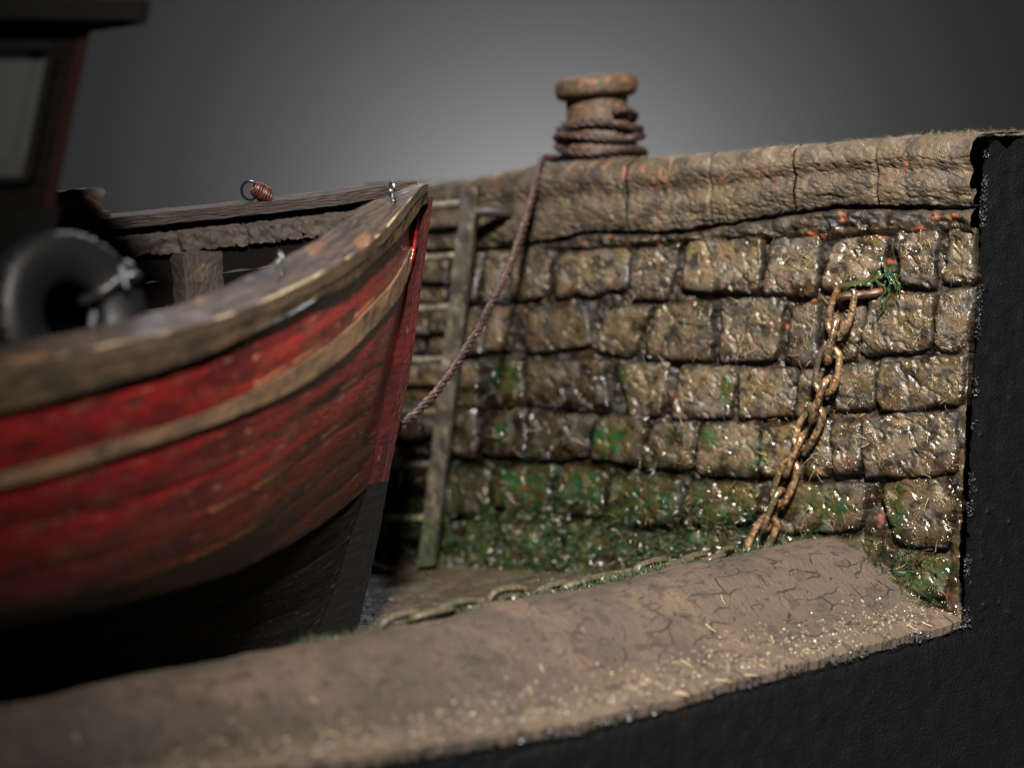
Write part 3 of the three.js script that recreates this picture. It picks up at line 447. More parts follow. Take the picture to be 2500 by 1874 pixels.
// hull lines: where they leave the stem (station, height), fullness, heights down the length
const HULL = {
  rim: [1.24, 0.97, [16.57, 15.95, 15.5, 14.84, 14.2, 13.43, 12.77, 12.07, 11.67, 11.3, 11.1]],
  rubTop: [1.46, 0.95, [15.11, 14.66, 13.95, 13.31, 12.58, 11.8, 11.04, 10.51, 10.11, 9.8, 9.6]],
  rubLow: [1.55, 0.94, [14.5, 13.72, 13.02, 12.37, 11.67, 10.95, 10.42, 9.95, 9.55, 9.3, 9.1]],
  a: [2.5, 0.9, [11.6, 11.3, 11.05, 10.72, 10.3, 9.6, 9.0, 8.6, 8.45, 8.3, 8.2]],
  b: [3.0, 0.86, [10.2, 9.85, 9.62, 9.35, 8.85, 8.1, 7.54, 7.22, 7.1, 7.0, 6.9]],
  c: [3.5, 0.8, [8.6, 8.42, 8.15, 7.82, 7.24, 6.58, 6.15, 5.95, 5.9, 5.9, 5.9]],
  d: [3.8, 0.74, [7.6, 7.4, 7.1, 6.75, 6.3, 5.8, 5.55, 5.5, 5.5, 5.5, 5.5]],
  bound: [4.15, 0.68, [6.66, 6.37, 6.02, 5.7, 5.38, 5.12, 5.06, 5.08, 5.15, 5.2, 5.2]],
  e: [5.05, 0.5, [4.95, 4.7, 4.4, 4.15, 3.95, 3.75, 3.65, 3.6, 3.6, 3.6, 3.6]],
  f: [5.85, 0.28, [3.3, 3.1, 2.9, 2.75, 2.65, 2.5, 2.45, 2.4, 2.4, 2.4, 2.4]],
  keel: [6.9, 0.0, [1.6, 1.5, 1.45, 1.4, 1.4, 1.4, 1.4, 1.4, 1.4, 1.4, 1.4]],
};
const HY = Object.fromEntries(Object.entries(HULL).map(([k, [, , y]]) => [k, table(HW, y)]));
function hullPoint(k, w, side = 1, out = 0) {
  const [sr, g] = HULL[k], s = sr + w * (25 - sr), full = { rim: 0.55, rubTop: 0.55, rubLow: 0.55, a: 0.42, b: 0.28, c: 0.14, d: 0.06 }[k] ?? 0, b0 = full ? full * sstep(0, 1.8, s - sr) * Math.max(0, beam(s) - 0.24 - (0.4 + Math.max(0, beam(s - 0.85 * (sr - 0.3)) - beam(sr - 0.85 * (sr - 0.3))) * g)) : 0, b = b0 + 0.4 + Math.max(0, beam(s - 0.85 * (sr - 0.3)) - beam(sr - 0.85 * (sr - 0.3))) * g, y = HY[k](w);
  return side > 0 ? BT(s, b + out, y) : BT(s, -(b + out), y + 2 * b * HEEL);
}
// paint and wood, as textures along the planks
const streak = (u, v, s) => fbm(u * 11 + s, v * 4.5, s, 4);
const redTex = texture(1024, 256, (u, v) => {
  const n = streak(u, v, 2), f = fbm(u * 90, v * 9, 4, 4), b = fbm(u * 6, v * 1.6, 8, 3), edge = Math.min(v, 1 - v);
  let c = mix3([0.1, 0.0068, 0.0066], [0.036, 0.0062, 0.0062], sstep(-0.16, 0.2, n + 0.5 * f));
  c = mix3(c, [0.17, 0.014, 0.011], 0.8 * sstep(0.08, 0.34, b + 0.25 * f)); c = mix3(c, [0.075, 0.024, 0.013], 0.7 * sstep(0.08, 0.3, fbm(u * 13, v * 2, 15, 4)));
  c = mix3(c, [0.01, 0.006, 0.006], 0.75 * sstep(0.2, 0.36, fbm(u * 110, v * 8, 25, 3)));
  const chip = sstep(0.13, 0.02, v + 0.06 * f) * sstep(0.05, 0.25, fbm(u * 11, 3, 31, 3)); c = mix3(c, [0.36, 0.15, 0.075], chip * 0.85);
  const scrape = sstep(0.3, 0.4, fbm(u * 30 + v * 1.5, v * 16, 51, 3)) * sstep(-0.05, 0.2, fbm(u * 7, v, 52, 2)); c = mix3(c, [0.3, 0.15, 0.1], scrape * 0.75);
  return mix3(c, [0.012, 0.004, 0.004], 0.6 * sstep(0.05, 0.0, edge));
}, true);
const redSurf = texture(1024, 256, (u, v) => { const f = fbm(u * 110, v * 11, 4, 4); return [0.55 + 0.5 * f + 0.2 * fbm(u * 20, v * 9, 6, 3), clamp(0.3 + 0.35 * fbm(u * 40, v * 6, 12, 3) + 0.15 * f, 0.16, 0.85), 0]; }, false);
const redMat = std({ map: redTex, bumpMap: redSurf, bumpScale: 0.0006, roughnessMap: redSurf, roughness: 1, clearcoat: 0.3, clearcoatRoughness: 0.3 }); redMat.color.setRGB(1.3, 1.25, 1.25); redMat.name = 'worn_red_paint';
const midShadeRed = redMat.clone(); midShadeRed.color.setRGB(0.85, 0.8, 0.8); midShadeRed.name = 'mid_shade_red_paint'; const lowShadeRed = redMat.clone(); lowShadeRed.color.setRGB(0.45, 0.46, 0.46); lowShadeRed.name = 'low_shade_red_paint';  // darker copies of the red paint put the hull's downward shading into colour
const blackTex = texture(1024, 256, (u, v) => { const f = fbm(u * 60, v * 20, 4, 4), n = streak(u, v, 5); let c = mix3([0.0034, 0.0033, 0.003], [0.0018, 0.0018, 0.0018], sstep(-0.15, 0.2, n)); c = mix3(c, [0.04, 0.031, 0.018], 0.5 * sstep(0.22, 0.36, fbm(u * 26, v * 3.2, 9, 4)) * sstep(0.4, 0.0, Math.abs(v - 0.15))); return mix3(c, [0.05, 0.045, 0.035], 0.6 * sstep(0.28, 0.42, f)); }, true);
const hullBlackMat = std({ map: blackTex, bumpMap: redSurf, bumpScale: 0.0006, roughness: 0.8, specularIntensity: 0.2 }); hullBlackMat.name = 'tarred_black';
function woodTex(a, b, dark, pale, seed) { return texture(1024, 128, (u, v) => { const g = fbm(u * 8, v * 16 + 0.6 * fbm(u * 3, v * 2, seed, 2), seed, 4), f = fbm(u * 30, v * 60, seed + 3, 3); let c = mix3(a, b, sstep(-0.2, 0.22, g + 0.35 * f)); c = mix3(c, dark, 0.85 * sstep(0.12, 0.4, fbm(u * 5, v * 5, seed + 9, 3) + 0.35 * f)); return mix3(c, pale, 0.8 * sstep(0.2, 0.4, fbm(u * 6, v * 3, seed + 19, 3) + 0.2 * f)); }, true); }
const woodSurf = texture(1024, 128, (u, v) => { const f = fbm(u * 24, v * 50, 3, 4); return [0.5 + 0.55 * f, clamp(0.62 + 0.4 * fbm(u * 12, v * 9, 7, 3), 0.35, 0.98), 0]; }, false);
const woodMat = std({ map: woodTex([0.075, 0.047, 0.034], [0.042, 0.028, 0.023], [0.016, 0.011, 0.01], [0.13, 0.07, 0.036], 4), bumpMap: woodSurf, bumpScale: 0.0008, roughnessMap: woodSurf, roughness: 1 }); woodMat.name = 'dark_oiled_wood';
const capTex = texture(1024, 256, (u, v) => { // around the rail: outer face, underside, inner face, top
  const g = fbm(u * 8, v * 30 + 0.6 * fbm(u * 3, v * 4, 5, 2), 3, 4), f = fbm(u * 34, v * 90, 6, 3), n = fbm(u * 5, v * 7, 12, 3), outer = v < 0.26, e = Math.min(v, 1 - v);
  let c = outer ? mix3([0.075, 0.048, 0.026], [0.03, 0.02, 0.013], sstep(-0.2, 0.2, g + 0.3 * f)) : mix3([0.045, 0.028, 0.02], [0.02, 0.0135, 0.0105], sstep(-0.2, 0.2, g + 0.4 * f));
  c = mix3(c, [0.014, 0.01, 0.009], 0.85 * sstep(0.1, 0.36, n + 0.35 * f)); c = mix3(c, [0.15, 0.072, 0.03], (outer ? 0.3 : 0.75) * sstep(0.16, 0.4, fbm(u * 6, v * 3, 22, 3)));
  return mix3(c, [0.4, 0.31, 0.19], 0.7 * sstep(0.024, 0.006, e + 0.014 * f) * sstep(0.02, 0.26, fbm(u * 9, 4, 31, 3)));
}, true);
const capMat = std({ map: capTex, bumpMap: woodSurf, bumpScale: 0.0007, roughnessMap: woodSurf, roughness: 0.95 }); capMat.name = 'oiled_rail_wood';
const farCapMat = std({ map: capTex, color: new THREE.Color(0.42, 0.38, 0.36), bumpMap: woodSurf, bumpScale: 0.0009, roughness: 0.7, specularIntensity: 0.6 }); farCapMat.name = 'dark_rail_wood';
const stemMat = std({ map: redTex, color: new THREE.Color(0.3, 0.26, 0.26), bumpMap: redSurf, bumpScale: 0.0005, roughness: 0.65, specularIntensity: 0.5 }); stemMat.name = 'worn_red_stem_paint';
const timberMat = std({ map: woodTex([0.026, 0.0165, 0.0115], [0.014, 0.0095, 0.007], [0.007, 0.005, 0.004], [0.06, 0.042, 0.026], 34), bumpMap: woodSurf, bumpScale: 0.0008, roughness: 0.8 }); timberMat.name = 'rough_brown_timber';
const paleMat = std({ map: woodTex([0.13, 0.074, 0.036], [0.068, 0.04, 0.022], [0.03, 0.02, 0.013], [0.24, 0.15, 0.08], 8), bumpMap: woodSurf, bumpScale: 0.0008, roughness: 0.75 }); paleMat.name = 'bare_tan_wood';
const edgeMat = std({ specularIntensity: 0.25, map: woodTex([0.06, 0.04, 0.022], [0.026, 0.019, 0.014], [0.02, 0.016, 0.013], [0.42, 0.32, 0.19], 14), bumpMap: woodSurf, bumpScale: 0.0009, roughness: 0.85 }); edgeMat.name = 'scuffed_rail_wood';
const darkMat = std({ color: new THREE.Color(0.004, 0.0032, 0.003), roughness: 1, specularIntensity: 0.05, bumpMap: woodSurf, bumpScale: 0.0006 }); darkMat.name = 'dark_inner_wood';
const steel = std({ color: new THREE.Color(0.22, 0.23, 0.25), metalness: 1, roughness: 0.3 }); steel.name = 'bright_steel';
const blackIron = std({ color: new THREE.Color(0.05, 0.052, 0.056), metalness: 0.9, roughness: 0.2 }); blackIron.name = 'black_wire';

const boat = thing('fishing_boat', 'worn red and black wooden fishing boat with brown gunwale, bow towards the stone wall', 'fishing boat', BT(12, 0, 1.2).toArray());
{
  // hull planks, near and far side; each a strake of its own
  const pairs = [['rim', 'rubTop', redMat], ['rubTop', 'rubLow', redMat], ['rubLow', 'a', redMat], ['a', 'b', redMat], ['b', 'c', midShadeRed], ['c', 'd', lowShadeRed], ['d', 'bound', lowShadeRed], ['bound', 'e', hullBlackMat], ['e', 'f', hullBlackMat], ['f', 'keel', hullBlackMat]];
  const M = 7, strakeSolid = (hi, lo, q, side, t0, t1) => {
    const S = [], n = 170;
    for (let k = 0; k <= n; k++) {
      const w = 1.25 * Math.pow(k / n, 1.35), out = [], inn = [], bow = sstep(0, 0.05, w), A = hullPoint(hi, w, side), B = hullPoint(lo, w, side);
      for (let j = 0; j <= M; j++) {
        const f = j / M, p = A.clone().lerp(B, f);
        if (side < 0 && q === 0) p.y += 0.11 * f * (0.75 + 1.1 * fbm(w * 40, 3, 2, 2)); if (side < 0 && q === 1) { p.y += 0.05 * (1 - f); }
        if (side < 0 && q === 2) { const s = 2 + w * 23; p.y -= 0.3 * (1 - f) * sstep(8.3, 8.5, s) * sstep(10.4, 10.2, s); }
        // clinker-like steps: each plank's lower edge stands a little proud of the next
        const round = (0.06 * Math.sin(Math.PI * f) + (q === 7 ? -0.12 : 0.04 * f - 0.04) - (q === 2 ? 0.05 * (1 - f) ** 3 : 0)) * bow * side, wob = 0.05 * fbm(w * 9 + q * 5, f * 2, q, 3) * bow;
        const o = p.clone().addScaledVector(NEAR, round + wob * side); o.y += (j === 0 || j === M ? 0.035 * fbm(w * 30, q, 5, 3) * bow : 0);
        out.push(o.clone().addScaledVector(NEAR, -t0 * side).addScaledVector(AFT, t0 * 0.5)); inn.unshift(o.clone().addScaledVector(NEAR, -t1 * side).addScaledVector(AFT, t1 * 0.5));
      }
      S.push([...out, ...inn]);
    }
    if (side < 0) S.reverse();
    return loft(S, { scale: 24, crease: 0.6, vFace: (j) => (j <= M ? 1 - j / M : 0.5) });
  };
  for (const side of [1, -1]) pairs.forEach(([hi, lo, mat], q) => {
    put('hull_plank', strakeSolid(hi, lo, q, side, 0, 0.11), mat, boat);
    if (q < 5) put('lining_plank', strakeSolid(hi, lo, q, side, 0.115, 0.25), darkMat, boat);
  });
  // rubbing strake, bare tan wood, both sides
  for (const side of [1, -1]) {
    const S = []; for (let k = 0; k <= 150; k++) { const w = 1.25 * Math.pow(k / 150, 1.3), A = hullPoint('rubTop', w, side), B = hullPoint('rubLow', w, side), o = 0.12 * side * lerp(0.9, 1, sstep(0, 0.08, w)), h = 0.02 + 0.03 * fbm(w * 22, 4, 2, 3); if (side < 0) A.y -= 0.12; A.y -= 0.1 * sstep(0, 0.05, w); B.y += 0.13 * sstep(0, 0.05, w); S.push(facets([A.clone().addScaledVector(NEAR, o).add(V(0, h, 0)), B.clone().addScaledVector(NEAR, o).add(V(0, -0.05, 0)), B.clone().addScaledVector(NEAR, -0.1 * side).add(V(0, -0.05, 0)), A.clone().addScaledVector(NEAR, -0.1 * side).add(V(0, h, 0))], 4)); }
    if (side < 0) S.reverse(); put('rubbing_strake', loft(rough(rough(S, 0.03, 1.4, 5), 0.012, 6, 3), { scale: 14, crease: 0.7 }), paleMat, boat);
  }
  // gunwale: near side
  const topS = [0.5, 1, 2, 3, 5, 7.5, 10, 12.5, 15, 18, 21, 26, 32], gy = table(topS, [17.42, 17.36, 16.98, 16.5, 15.65, 14.94, 14.36, 13.84, 13.45, 13.15, 12.92, 12.7, 12.6]), giY = table(topS, [17.42, 17.4, 17.24, 17.05, 16.62, 15.79, 15.13, 14.52, 14.0, 13.62, 13.37, 13.1, 13.0]), rimAt = table([0.5, 1.24, 2, 3, 5, 7.5, 10, 12.5, 15, 18, 21, 26, 32], [16.7, 16.6, 16.4, 15.93, 15.22, 14.39, 13.64, 13.05, 12.48, 12.06, 11.72, 11.4, 11.2]);
  const capW = (s) => 1.2 * Math.min(1, s / 6 + 0.15);
  const cap = [], rail = [], farCap = [];
  for (let k = 0; k <= 200; k++) {
    const s = 0.62 + 29 * Math.pow(k / 200, 1.4), b = beam(s), yo = gy(s), yi = giY(s), th = Math.min(0.42, 0.3 + s * 0.02), w = capW(s);
    cap.push(facets([BT(s, b, yo), BT(s, b, yo - th), BT(s, b - w, yi - th), BT(s, b - w, yi)], 5));
    const yr = Math.min(rimAt(s), yo - th - 0.02) - 0.3 * sstep(1, 2.2, s) * (1 - sstep(7, 10, s)); rail.push(facets([BT(s, b - 0.03, yo - th - 0.01), BT(s, b - 0.06, yr), BT(s, b - 0.62, yr + 0.05), BT(s, b - 0.5, yo - th - 0.01 + 0.1)], 4));
  }
  put('gunwale', loft(rough(rough(cap, 0.035, 1.2, 2), 0.014, 5, 4), { scale: 16, crease: 0.75, vFace: (j, m) => j / m }), capMat, boat);
  put('gunwale_rail', loft(rough(rail, 0.035, 1.7, 6), { scale: 12, crease: 0.75 }), edgeMat, boat);
  // far side: cap and, under it, the frayed inner rail in short lengths
  const fy = table([0.5, 1, 2, 3, 5, 7.5, 10, 12.5, 15, 21, 32], [17.58, 17.56, 17.5, 17.42, 17.27, 17.14, 17.01, 16.86, 16.72, 16.45, 16.3]);
  for (let k = 0; k <= 180; k++) { const s = 0.55 + 29 * Math.pow(k / 180, 1.3), b = beam(s), y = fy(s), w = 0.95 * Math.min(1, s / 4 + 0.2), dy = w * 0.15; farCap.push(facets([BT(s, -b, y), BT(s, -b + w, y - dy), BT(s, -b + w, y - dy - 0.42), BT(s, -b, y - 0.42)], 5)); }
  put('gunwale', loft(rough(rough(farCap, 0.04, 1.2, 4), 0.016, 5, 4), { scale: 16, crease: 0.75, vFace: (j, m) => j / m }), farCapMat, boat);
  { const S = []; for (let k = 0; k <= 150; k++) { const s = 0.6 + 29 * Math.pow(k / 150, 1.3), b = beam(s), y = fy(s), lowY = y - 0.43 - Math.max(0.75, 0.35 + 0.08 * s); S.push(facets([BT(s, -b + 0.08, y - 0.44), BT(s, -b + 0.35, y - 0.46), BT(s, -b + 0.35, lowY), BT(s, -b + 0.12, lowY)], 3)); } put('gunwale_rail', loft(rough(S, 0.04, 1.7, 6), { scale: 12, crease: 0.75 }), darkMat, boat); }
  [[2.5, 4.5], [4.58, 6.15], [6.25, 8.3], [8.42, 11.0], [11.15, 14.2], [14.3, 18.5]].forEach(([s0, s1], i) => { const S = []; for (let k = 0; k <= 44; k++) { const s = lerp(s0, s1, k / 44), b = beam(s), y = fy(s) - 0.3 - 0.72, w = 0.72 * Math.min(1, s / 4 + 0.2); S.push(facets([BT(s, -b + w - 0.4, y + 0.28), BT(s, -b + w + 0.34, y), BT(s, -b + w + 0.3, y - 0.6), BT(s, -b + w - 0.4, y - 0.55)], 6)); } put('inner_rail', loft(rough(rough(S, 0.14, 2.2, i), 0.09, 7, i + 3), { scale: 9, crease: 1.2 }), timberMat, boat); });
  // timber heads against the far bulwark
  for (const [s, w, y0, y1] of [[7.75, 0.85, 12.2, 15.5], [12.3, 0.5, 12.2, 15.2], [16.5, 0.5, 12, 15]]) { const b = beam(s), S = []; for (let k = 0; k <= 20; k++) { const f = k / 20, y = lerp(y0, y1, f); S.push(facets([BT(s - w, -b + 0.35, y + 0.12 * f), BT(s - w + 0.1, -b + 1.25, y - 0.12 * f), BT(s + w, -b + 1.2, y - 0.06 * f), BT(s + w, -b + 0.3, y)], 4)); } put('timber_head', loft(rough(S, 0.07, 2.2, s), { scale: 6, crease: 0.6 }), timberMat, boat); }
  // deck and inner lining
  put('deck', grid(40, 16, (u, v) => { const s = lerp(3.2, 28, u), b = beam(s), e = Math.max(0.2, b * 0.72 - 0.55), y = fy(s) - 4.0; const bb = lerp(-e, e, v); return { p: BT(s, bb, y - (bb + b) * HEEL * 0.92).toArray(), uv: [s / 6, v * 3] }; }), darkMat, boat);
  // stem post: red above, black below
  const sf = table([0, 1.79, 4.65, 7.16, 9.23, 10.7, 16.9, 17.2], [5.4, 4.82, 3.76, 2.97, 2.27, 1.79, 0.21, 0.12]), sr = table([0, 2.1, 3.21, 4.88, 6.66, 8.88, 10.79, 12.97, 15.11, 16.57, 17.2], [7.6, 6.53, 5.88, 5.17, 4.15, 3.4, 2.7, 2.19, 1.46, 1.24, 0.96]);
  const post = (y0, y1, n) => { const S = []; for (let k = 0; k <= n; k++) { const y = lerp(y0, y1, k / n), f = sf(y), r = sr(y) + 0.5; S.push(facets([BT(f, 0.3, y), BT(f, -0.3, y), BT(r, -0.36, y), BT(r, 0.36, y)], 4)); } return loft(rough(S, 0.03, 3, 1), { scale: 24, crease: 0.6, vFace: (j, m) => 0.2 + 0.6 * (j % 8) / 8 }); };
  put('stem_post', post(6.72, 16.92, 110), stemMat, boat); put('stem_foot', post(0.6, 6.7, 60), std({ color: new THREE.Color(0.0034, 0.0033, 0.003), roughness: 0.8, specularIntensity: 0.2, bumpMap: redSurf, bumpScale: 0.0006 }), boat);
  put('paint_bead', tube(curve([BT(1.02, 0.42, 16.75), BT(1.28, 0.5, 15.9), BT(1.4, 0.52, 15.2), BT(1.85, 0.55, 14.1)], 60), (k, a) => 0.09 + 0.05 * fbm(k * 20, a, 2, 3), 8), std({ color: new THREE.Color(0.13, 0.003, 0.003), roughness: 0.2 }), boat, 'glossy bright red bead of paint in the stem joint');
  put('keel', loft([6.5, 9, 12, 16, 20, 25, 30].map((s) => facets([BT(s, 0.38, 1.6), BT(s, 0.38, 0.75), BT(s, -0.38, 0.75), BT(s, -0.38, 1.6)], 2)), { scale: 10 }), hullBlackMat, boat);
  // transom
  { const ks = ['rim', 'a', 'c', 'bound', 'e', 'f', 'keel']; put('transom', grid(20, 30, (u, v) => { const q = v * (ks.length - 1), i = Math.min(ks.length - 2, Math.floor(q)), f = q - i, L = hullPoint(ks[i], 1.24, -1).lerp(hullPoint(ks[i + 1], 1.24, -1), f), Rr = hullPoint(ks[i], 1.24, 1).lerp(hullPoint(ks[i + 1], 1.24, 1), f); return { p: L.lerp(Rr, u).toArray() }; }), std({ color: new THREE.Color(0.05, 0.01, 0.01), roughness: 0.6, side: THREE.DoubleSide }), boat); }
  // steel eye bolts along the near gunwale
  for (const s of [3.05, 10.6, 18.4]) {
    const b = beam(s) - capW(s) * 0.55, y = lerp(gy(s), giY(s), 0.55), c = BT(s, b, y + 0.5), ring = []; for (let k = 0; k < 24; k++) { const a = k / 24 * Math.PI * 2; ring.push(c.clone().addScaledVector(AFT, Math.cos(a) * 0.02).addScaledVector(NEAR, Math.cos(a) * 0.15 - 0.02).add(V(0, Math.sin(a) * 0.2, 0))); }
    put('eye_bolt', mergeGeometries([tube(ring, 0.05, 8, { closed: true }), tube(curve([BT(s, b, y - 0.2), BT(s + 0.03, b, y + 0.12), BT(s, b, y + 0.34)], 12), (k) => 0.075 - 0.02 * k, 8), tube([BT(s, b, y + 0.02), BT(s, b, y + 0.08)], 0.11, 10)]), steel, boat);
  }
  // wire ring with a whipped rope end on the far gunwale
  { const c = BT(5.85, -3.3, 17.55), pts = []; for (let k = 0; k < 40; k++) { const a = k / 40 * Math.PI * 2; pts.push(c.clone().addScaledVector(RIGHT, Math.cos(a) * 0.31).add(V(0, Math.sin(a) * 0.34, 0))); }
    const r = put('mooring_ring', tube(pts, 0.052, 8, { closed: true }), blackIron, boat); const wm = std({ color: new THREE.Color(0.05, 0.014, 0.01), roughness: 0.4 }), geos = [];
    for (let k = 0; k < 13; k++) { const f = k / 12, cc = c.clone().addScaledVector(RIGHT, 0.16 + 0.55 * f).add(V(0, 0.1 - 0.4 * f, 0)), rr = 0.15 + 0.14 * Math.sin(0.4 + f * 2.4), loop = []; const ax = RIGHT.clone().multiplyScalar(0.8).add(V(0, -0.6, 0)).normalize(), n1 = V(0.6 * RIGHT.x, 0.8, 0.6 * RIGHT.z), n2 = ax.clone().cross(n1); for (let j = 0; j < 18; j++) { const a = j / 18 * Math.PI * 2; loop.push(cc.clone().addScaledVector(n1, Math.cos(a) * rr * (1 + 0.08 * N(j, k))).addScaledVector(n2, Math.sin(a) * rr).addScaledVector(ax, 0.05 * Math.sin(a + k))); } geos.push(tube(loop, 0.042, 6, { closed: true })); }
    const ball = new THREE.SphereGeometry(0.2, 14, 10); ball.scale(1.5, 0.9, 1.0); ball.translate(c.x + RIGHT.x * 0.5, c.y - 0.08, c.z + RIGHT.z * 0.5); ball.deleteAttribute('uv'); for (const q of geos) q.deleteAttribute('uv'); put('whipping', mergeGeometries([...geos, ball]), wm, r); }
  // cleat on the far gunwale: rusty bar over a lashing on a plate
  { const cl = new THREE.Group(); cl.name = 'cleat'; const bp = BT(11.3, -6.5, 17.0); cl.position.copy(bp).sub(boat.position); boat.add(cl);
    const rust = std({ vertexColors: true, roughness: 0.6 }); const paint = (g) => { const p = g.attributes.position, n = g.attributes.normal, c = []; for (let i = 0; i < p.count; i++) { const q = fbm(p.getX(i) * 4, p.getY(i) * 4, p.getZ(i) * 4, 3); c.push(...mix3(mix3([0.03, 0.027, 0.024], [0.06, 0.04, 0.022], sstep(-0.2, 0.2, q)), [0.42, 0.24, 0.07], 0.85 * sstep(0.5, 0.8, Math.abs(n.getY(i))) * sstep(-0.45, 0.0, q))); } g.setAttribute('color', new THREE.Float32BufferAttribute(c, 3)); return g; };
    const bar = (s0, s1, y, h, wd, end) => { const S = []; for (let k = 0; k <= 40; k++) { const f = k / 40, s = lerp(s0, s1, f), t = end ? Math.sqrt(Math.max(0.02, 1 - Math.pow(clamp((0.12 - f) / 0.12), 2))) : 1, b = -lerp(6.05, 7.1, (s - 10.2) / 3), yy = y - 0.055 * (s - 10.2); S.push(facets([BT(s, b - wd, yy + h * t), BT(s, b + wd, yy + h * t), BT(s, b + wd, yy - h * t), BT(s, b - wd, yy - h * t)], 4)); } return paint(loft(rough(S, 0.05, 3, 2), { crease: 0.8 })); };
    put('bar', bar(10.35, 13.2, 17.78, 0.22, 0.3, true), rust, cl); put('base_plate', bar(10.3, 13.2, 16.98, 0.14, 0.45, false), rust, cl);
    const geos = []; for (let k = 0; k < 7; k++) { const s = 10.75 + k * 0.3, b = -lerp(6.05, 7.1, (s - 10.2) / 3), loop = []; for (let j = 0; j < 16; j++) { const a = j / 16 * Math.PI * 2; loop.push(BT(s + 0.28 * Math.sin(a) + 0.05 * N(j, k), b + Math.cos(a) * 0.36, 17.34 - 0.05 * (s - 10.2) + Math.sin(a) * 0.26)); } geos.push(tube(loop, (k2, a2, i2) => 0.16 + 0.05 * N(i2 * 0.7, k * 3, a2), 8, { closed: true })); } put('lashing', mergeGeometries(geos), std({ color: new THREE.Color(0.24, 0.11, 0.085), roughness: 0.7 }), cl); }
  // wheelhouse, heeled with the boat
  { const wh = new THREE.Group(); wh.name = 'wheelhouse'; const wb = BT(18, 3.8, 17.4); wh.position.copy(wb).sub(boat.position); boat.add(wh);
    // frame of reference: f forward-aft (0 at the front edge), y height above sill, b outboard
    const rake = -0.262, lean = 0.107; const H = (f, h, b) => BT(17.42 + f + rake * h, 4.12 + b + lean * h - 0.02 * f, 17.45 + h - 0.0 * f - b * 0.05);
    const box = (f0, f1, h0, h1, b0, b1, mat, name, amp = 0.03, parent = wh) => { const S = []; for (let k = 0; k <= 16; k++) { const f = lerp(f0, f1, k / 16); S.push(facets([H(f, h0, b1), H(f, h1, b1), H(f, h1, b0), H(f, h0, b0)].reverse(), 4)); } return put(name, loft(rough(S, amp, 1.6, 3), { scale: 8, crease: 0.7 }), mat, parent); };
    const grey = std({ map: woodTex([0.0045, 0.0042, 0.0036], [0.0035, 0.003, 0.0025], [0.0015, 0.0012, 0.001], [0.008, 0.006, 0.0045], 24), bumpMap: woodSurf, bumpScale: 0.0006, roughness: 0.8, specularIntensity: 0.04 }), rubber = std({ color: new THREE.Color(0.004, 0.004, 0.004), roughness: 0.8, specularIntensity: 0.04 }), roofM = std({ color: new THREE.Color(0.005, 0.005, 0.005), roughness: 0.8, specularIntensity: 0.04 }), brown = std({ color: new THREE.Color(0.011, 0.0045, 0.004), roughness: 0.8, specularIntensity: 0.04 });  // wheelhouse colours cut to near black, putting corner vignetting into the paint
    const paneMat = std({ color: new THREE.Color(0.3, 0.31, 0.31), transmission: 0.9, thickness: 0, roughness: 0.22, side: THREE.DoubleSide }); paneMat.name = 'grey_sheen_glass';  // grey in the glass imitates a softbox reflected in the pane
    for (const [b0, b1] of [[-0.16, 0], [-6.0, -5.84]]) {
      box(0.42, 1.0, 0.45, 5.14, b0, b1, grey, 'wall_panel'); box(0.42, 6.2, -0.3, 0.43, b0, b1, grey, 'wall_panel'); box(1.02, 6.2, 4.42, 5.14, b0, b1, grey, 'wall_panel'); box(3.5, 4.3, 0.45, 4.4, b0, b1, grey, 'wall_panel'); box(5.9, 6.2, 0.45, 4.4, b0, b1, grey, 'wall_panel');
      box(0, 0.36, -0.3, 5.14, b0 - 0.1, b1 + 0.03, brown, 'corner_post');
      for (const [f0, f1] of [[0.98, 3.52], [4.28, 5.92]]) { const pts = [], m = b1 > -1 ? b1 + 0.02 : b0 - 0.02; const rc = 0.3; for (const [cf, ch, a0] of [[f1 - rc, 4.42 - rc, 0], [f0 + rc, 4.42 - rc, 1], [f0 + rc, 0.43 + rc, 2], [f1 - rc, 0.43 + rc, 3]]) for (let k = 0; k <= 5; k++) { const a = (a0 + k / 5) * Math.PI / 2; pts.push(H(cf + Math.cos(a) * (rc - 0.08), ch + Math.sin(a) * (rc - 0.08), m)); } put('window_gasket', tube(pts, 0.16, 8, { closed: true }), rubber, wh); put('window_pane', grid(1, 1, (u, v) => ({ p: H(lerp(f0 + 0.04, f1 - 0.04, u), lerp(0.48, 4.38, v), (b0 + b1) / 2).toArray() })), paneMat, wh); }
    }
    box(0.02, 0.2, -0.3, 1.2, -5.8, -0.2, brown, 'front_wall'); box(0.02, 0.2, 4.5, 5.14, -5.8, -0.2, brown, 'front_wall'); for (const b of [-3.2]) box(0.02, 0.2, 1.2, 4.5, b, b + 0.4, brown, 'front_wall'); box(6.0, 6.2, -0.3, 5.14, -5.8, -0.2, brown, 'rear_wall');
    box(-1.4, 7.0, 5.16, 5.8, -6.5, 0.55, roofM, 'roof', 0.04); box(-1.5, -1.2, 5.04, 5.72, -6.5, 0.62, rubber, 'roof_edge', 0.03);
    box(-0.15, 6.6, -4.6, -0.32, -6.2, 0.14, rubber, 'lower_house', 0.03); }
}

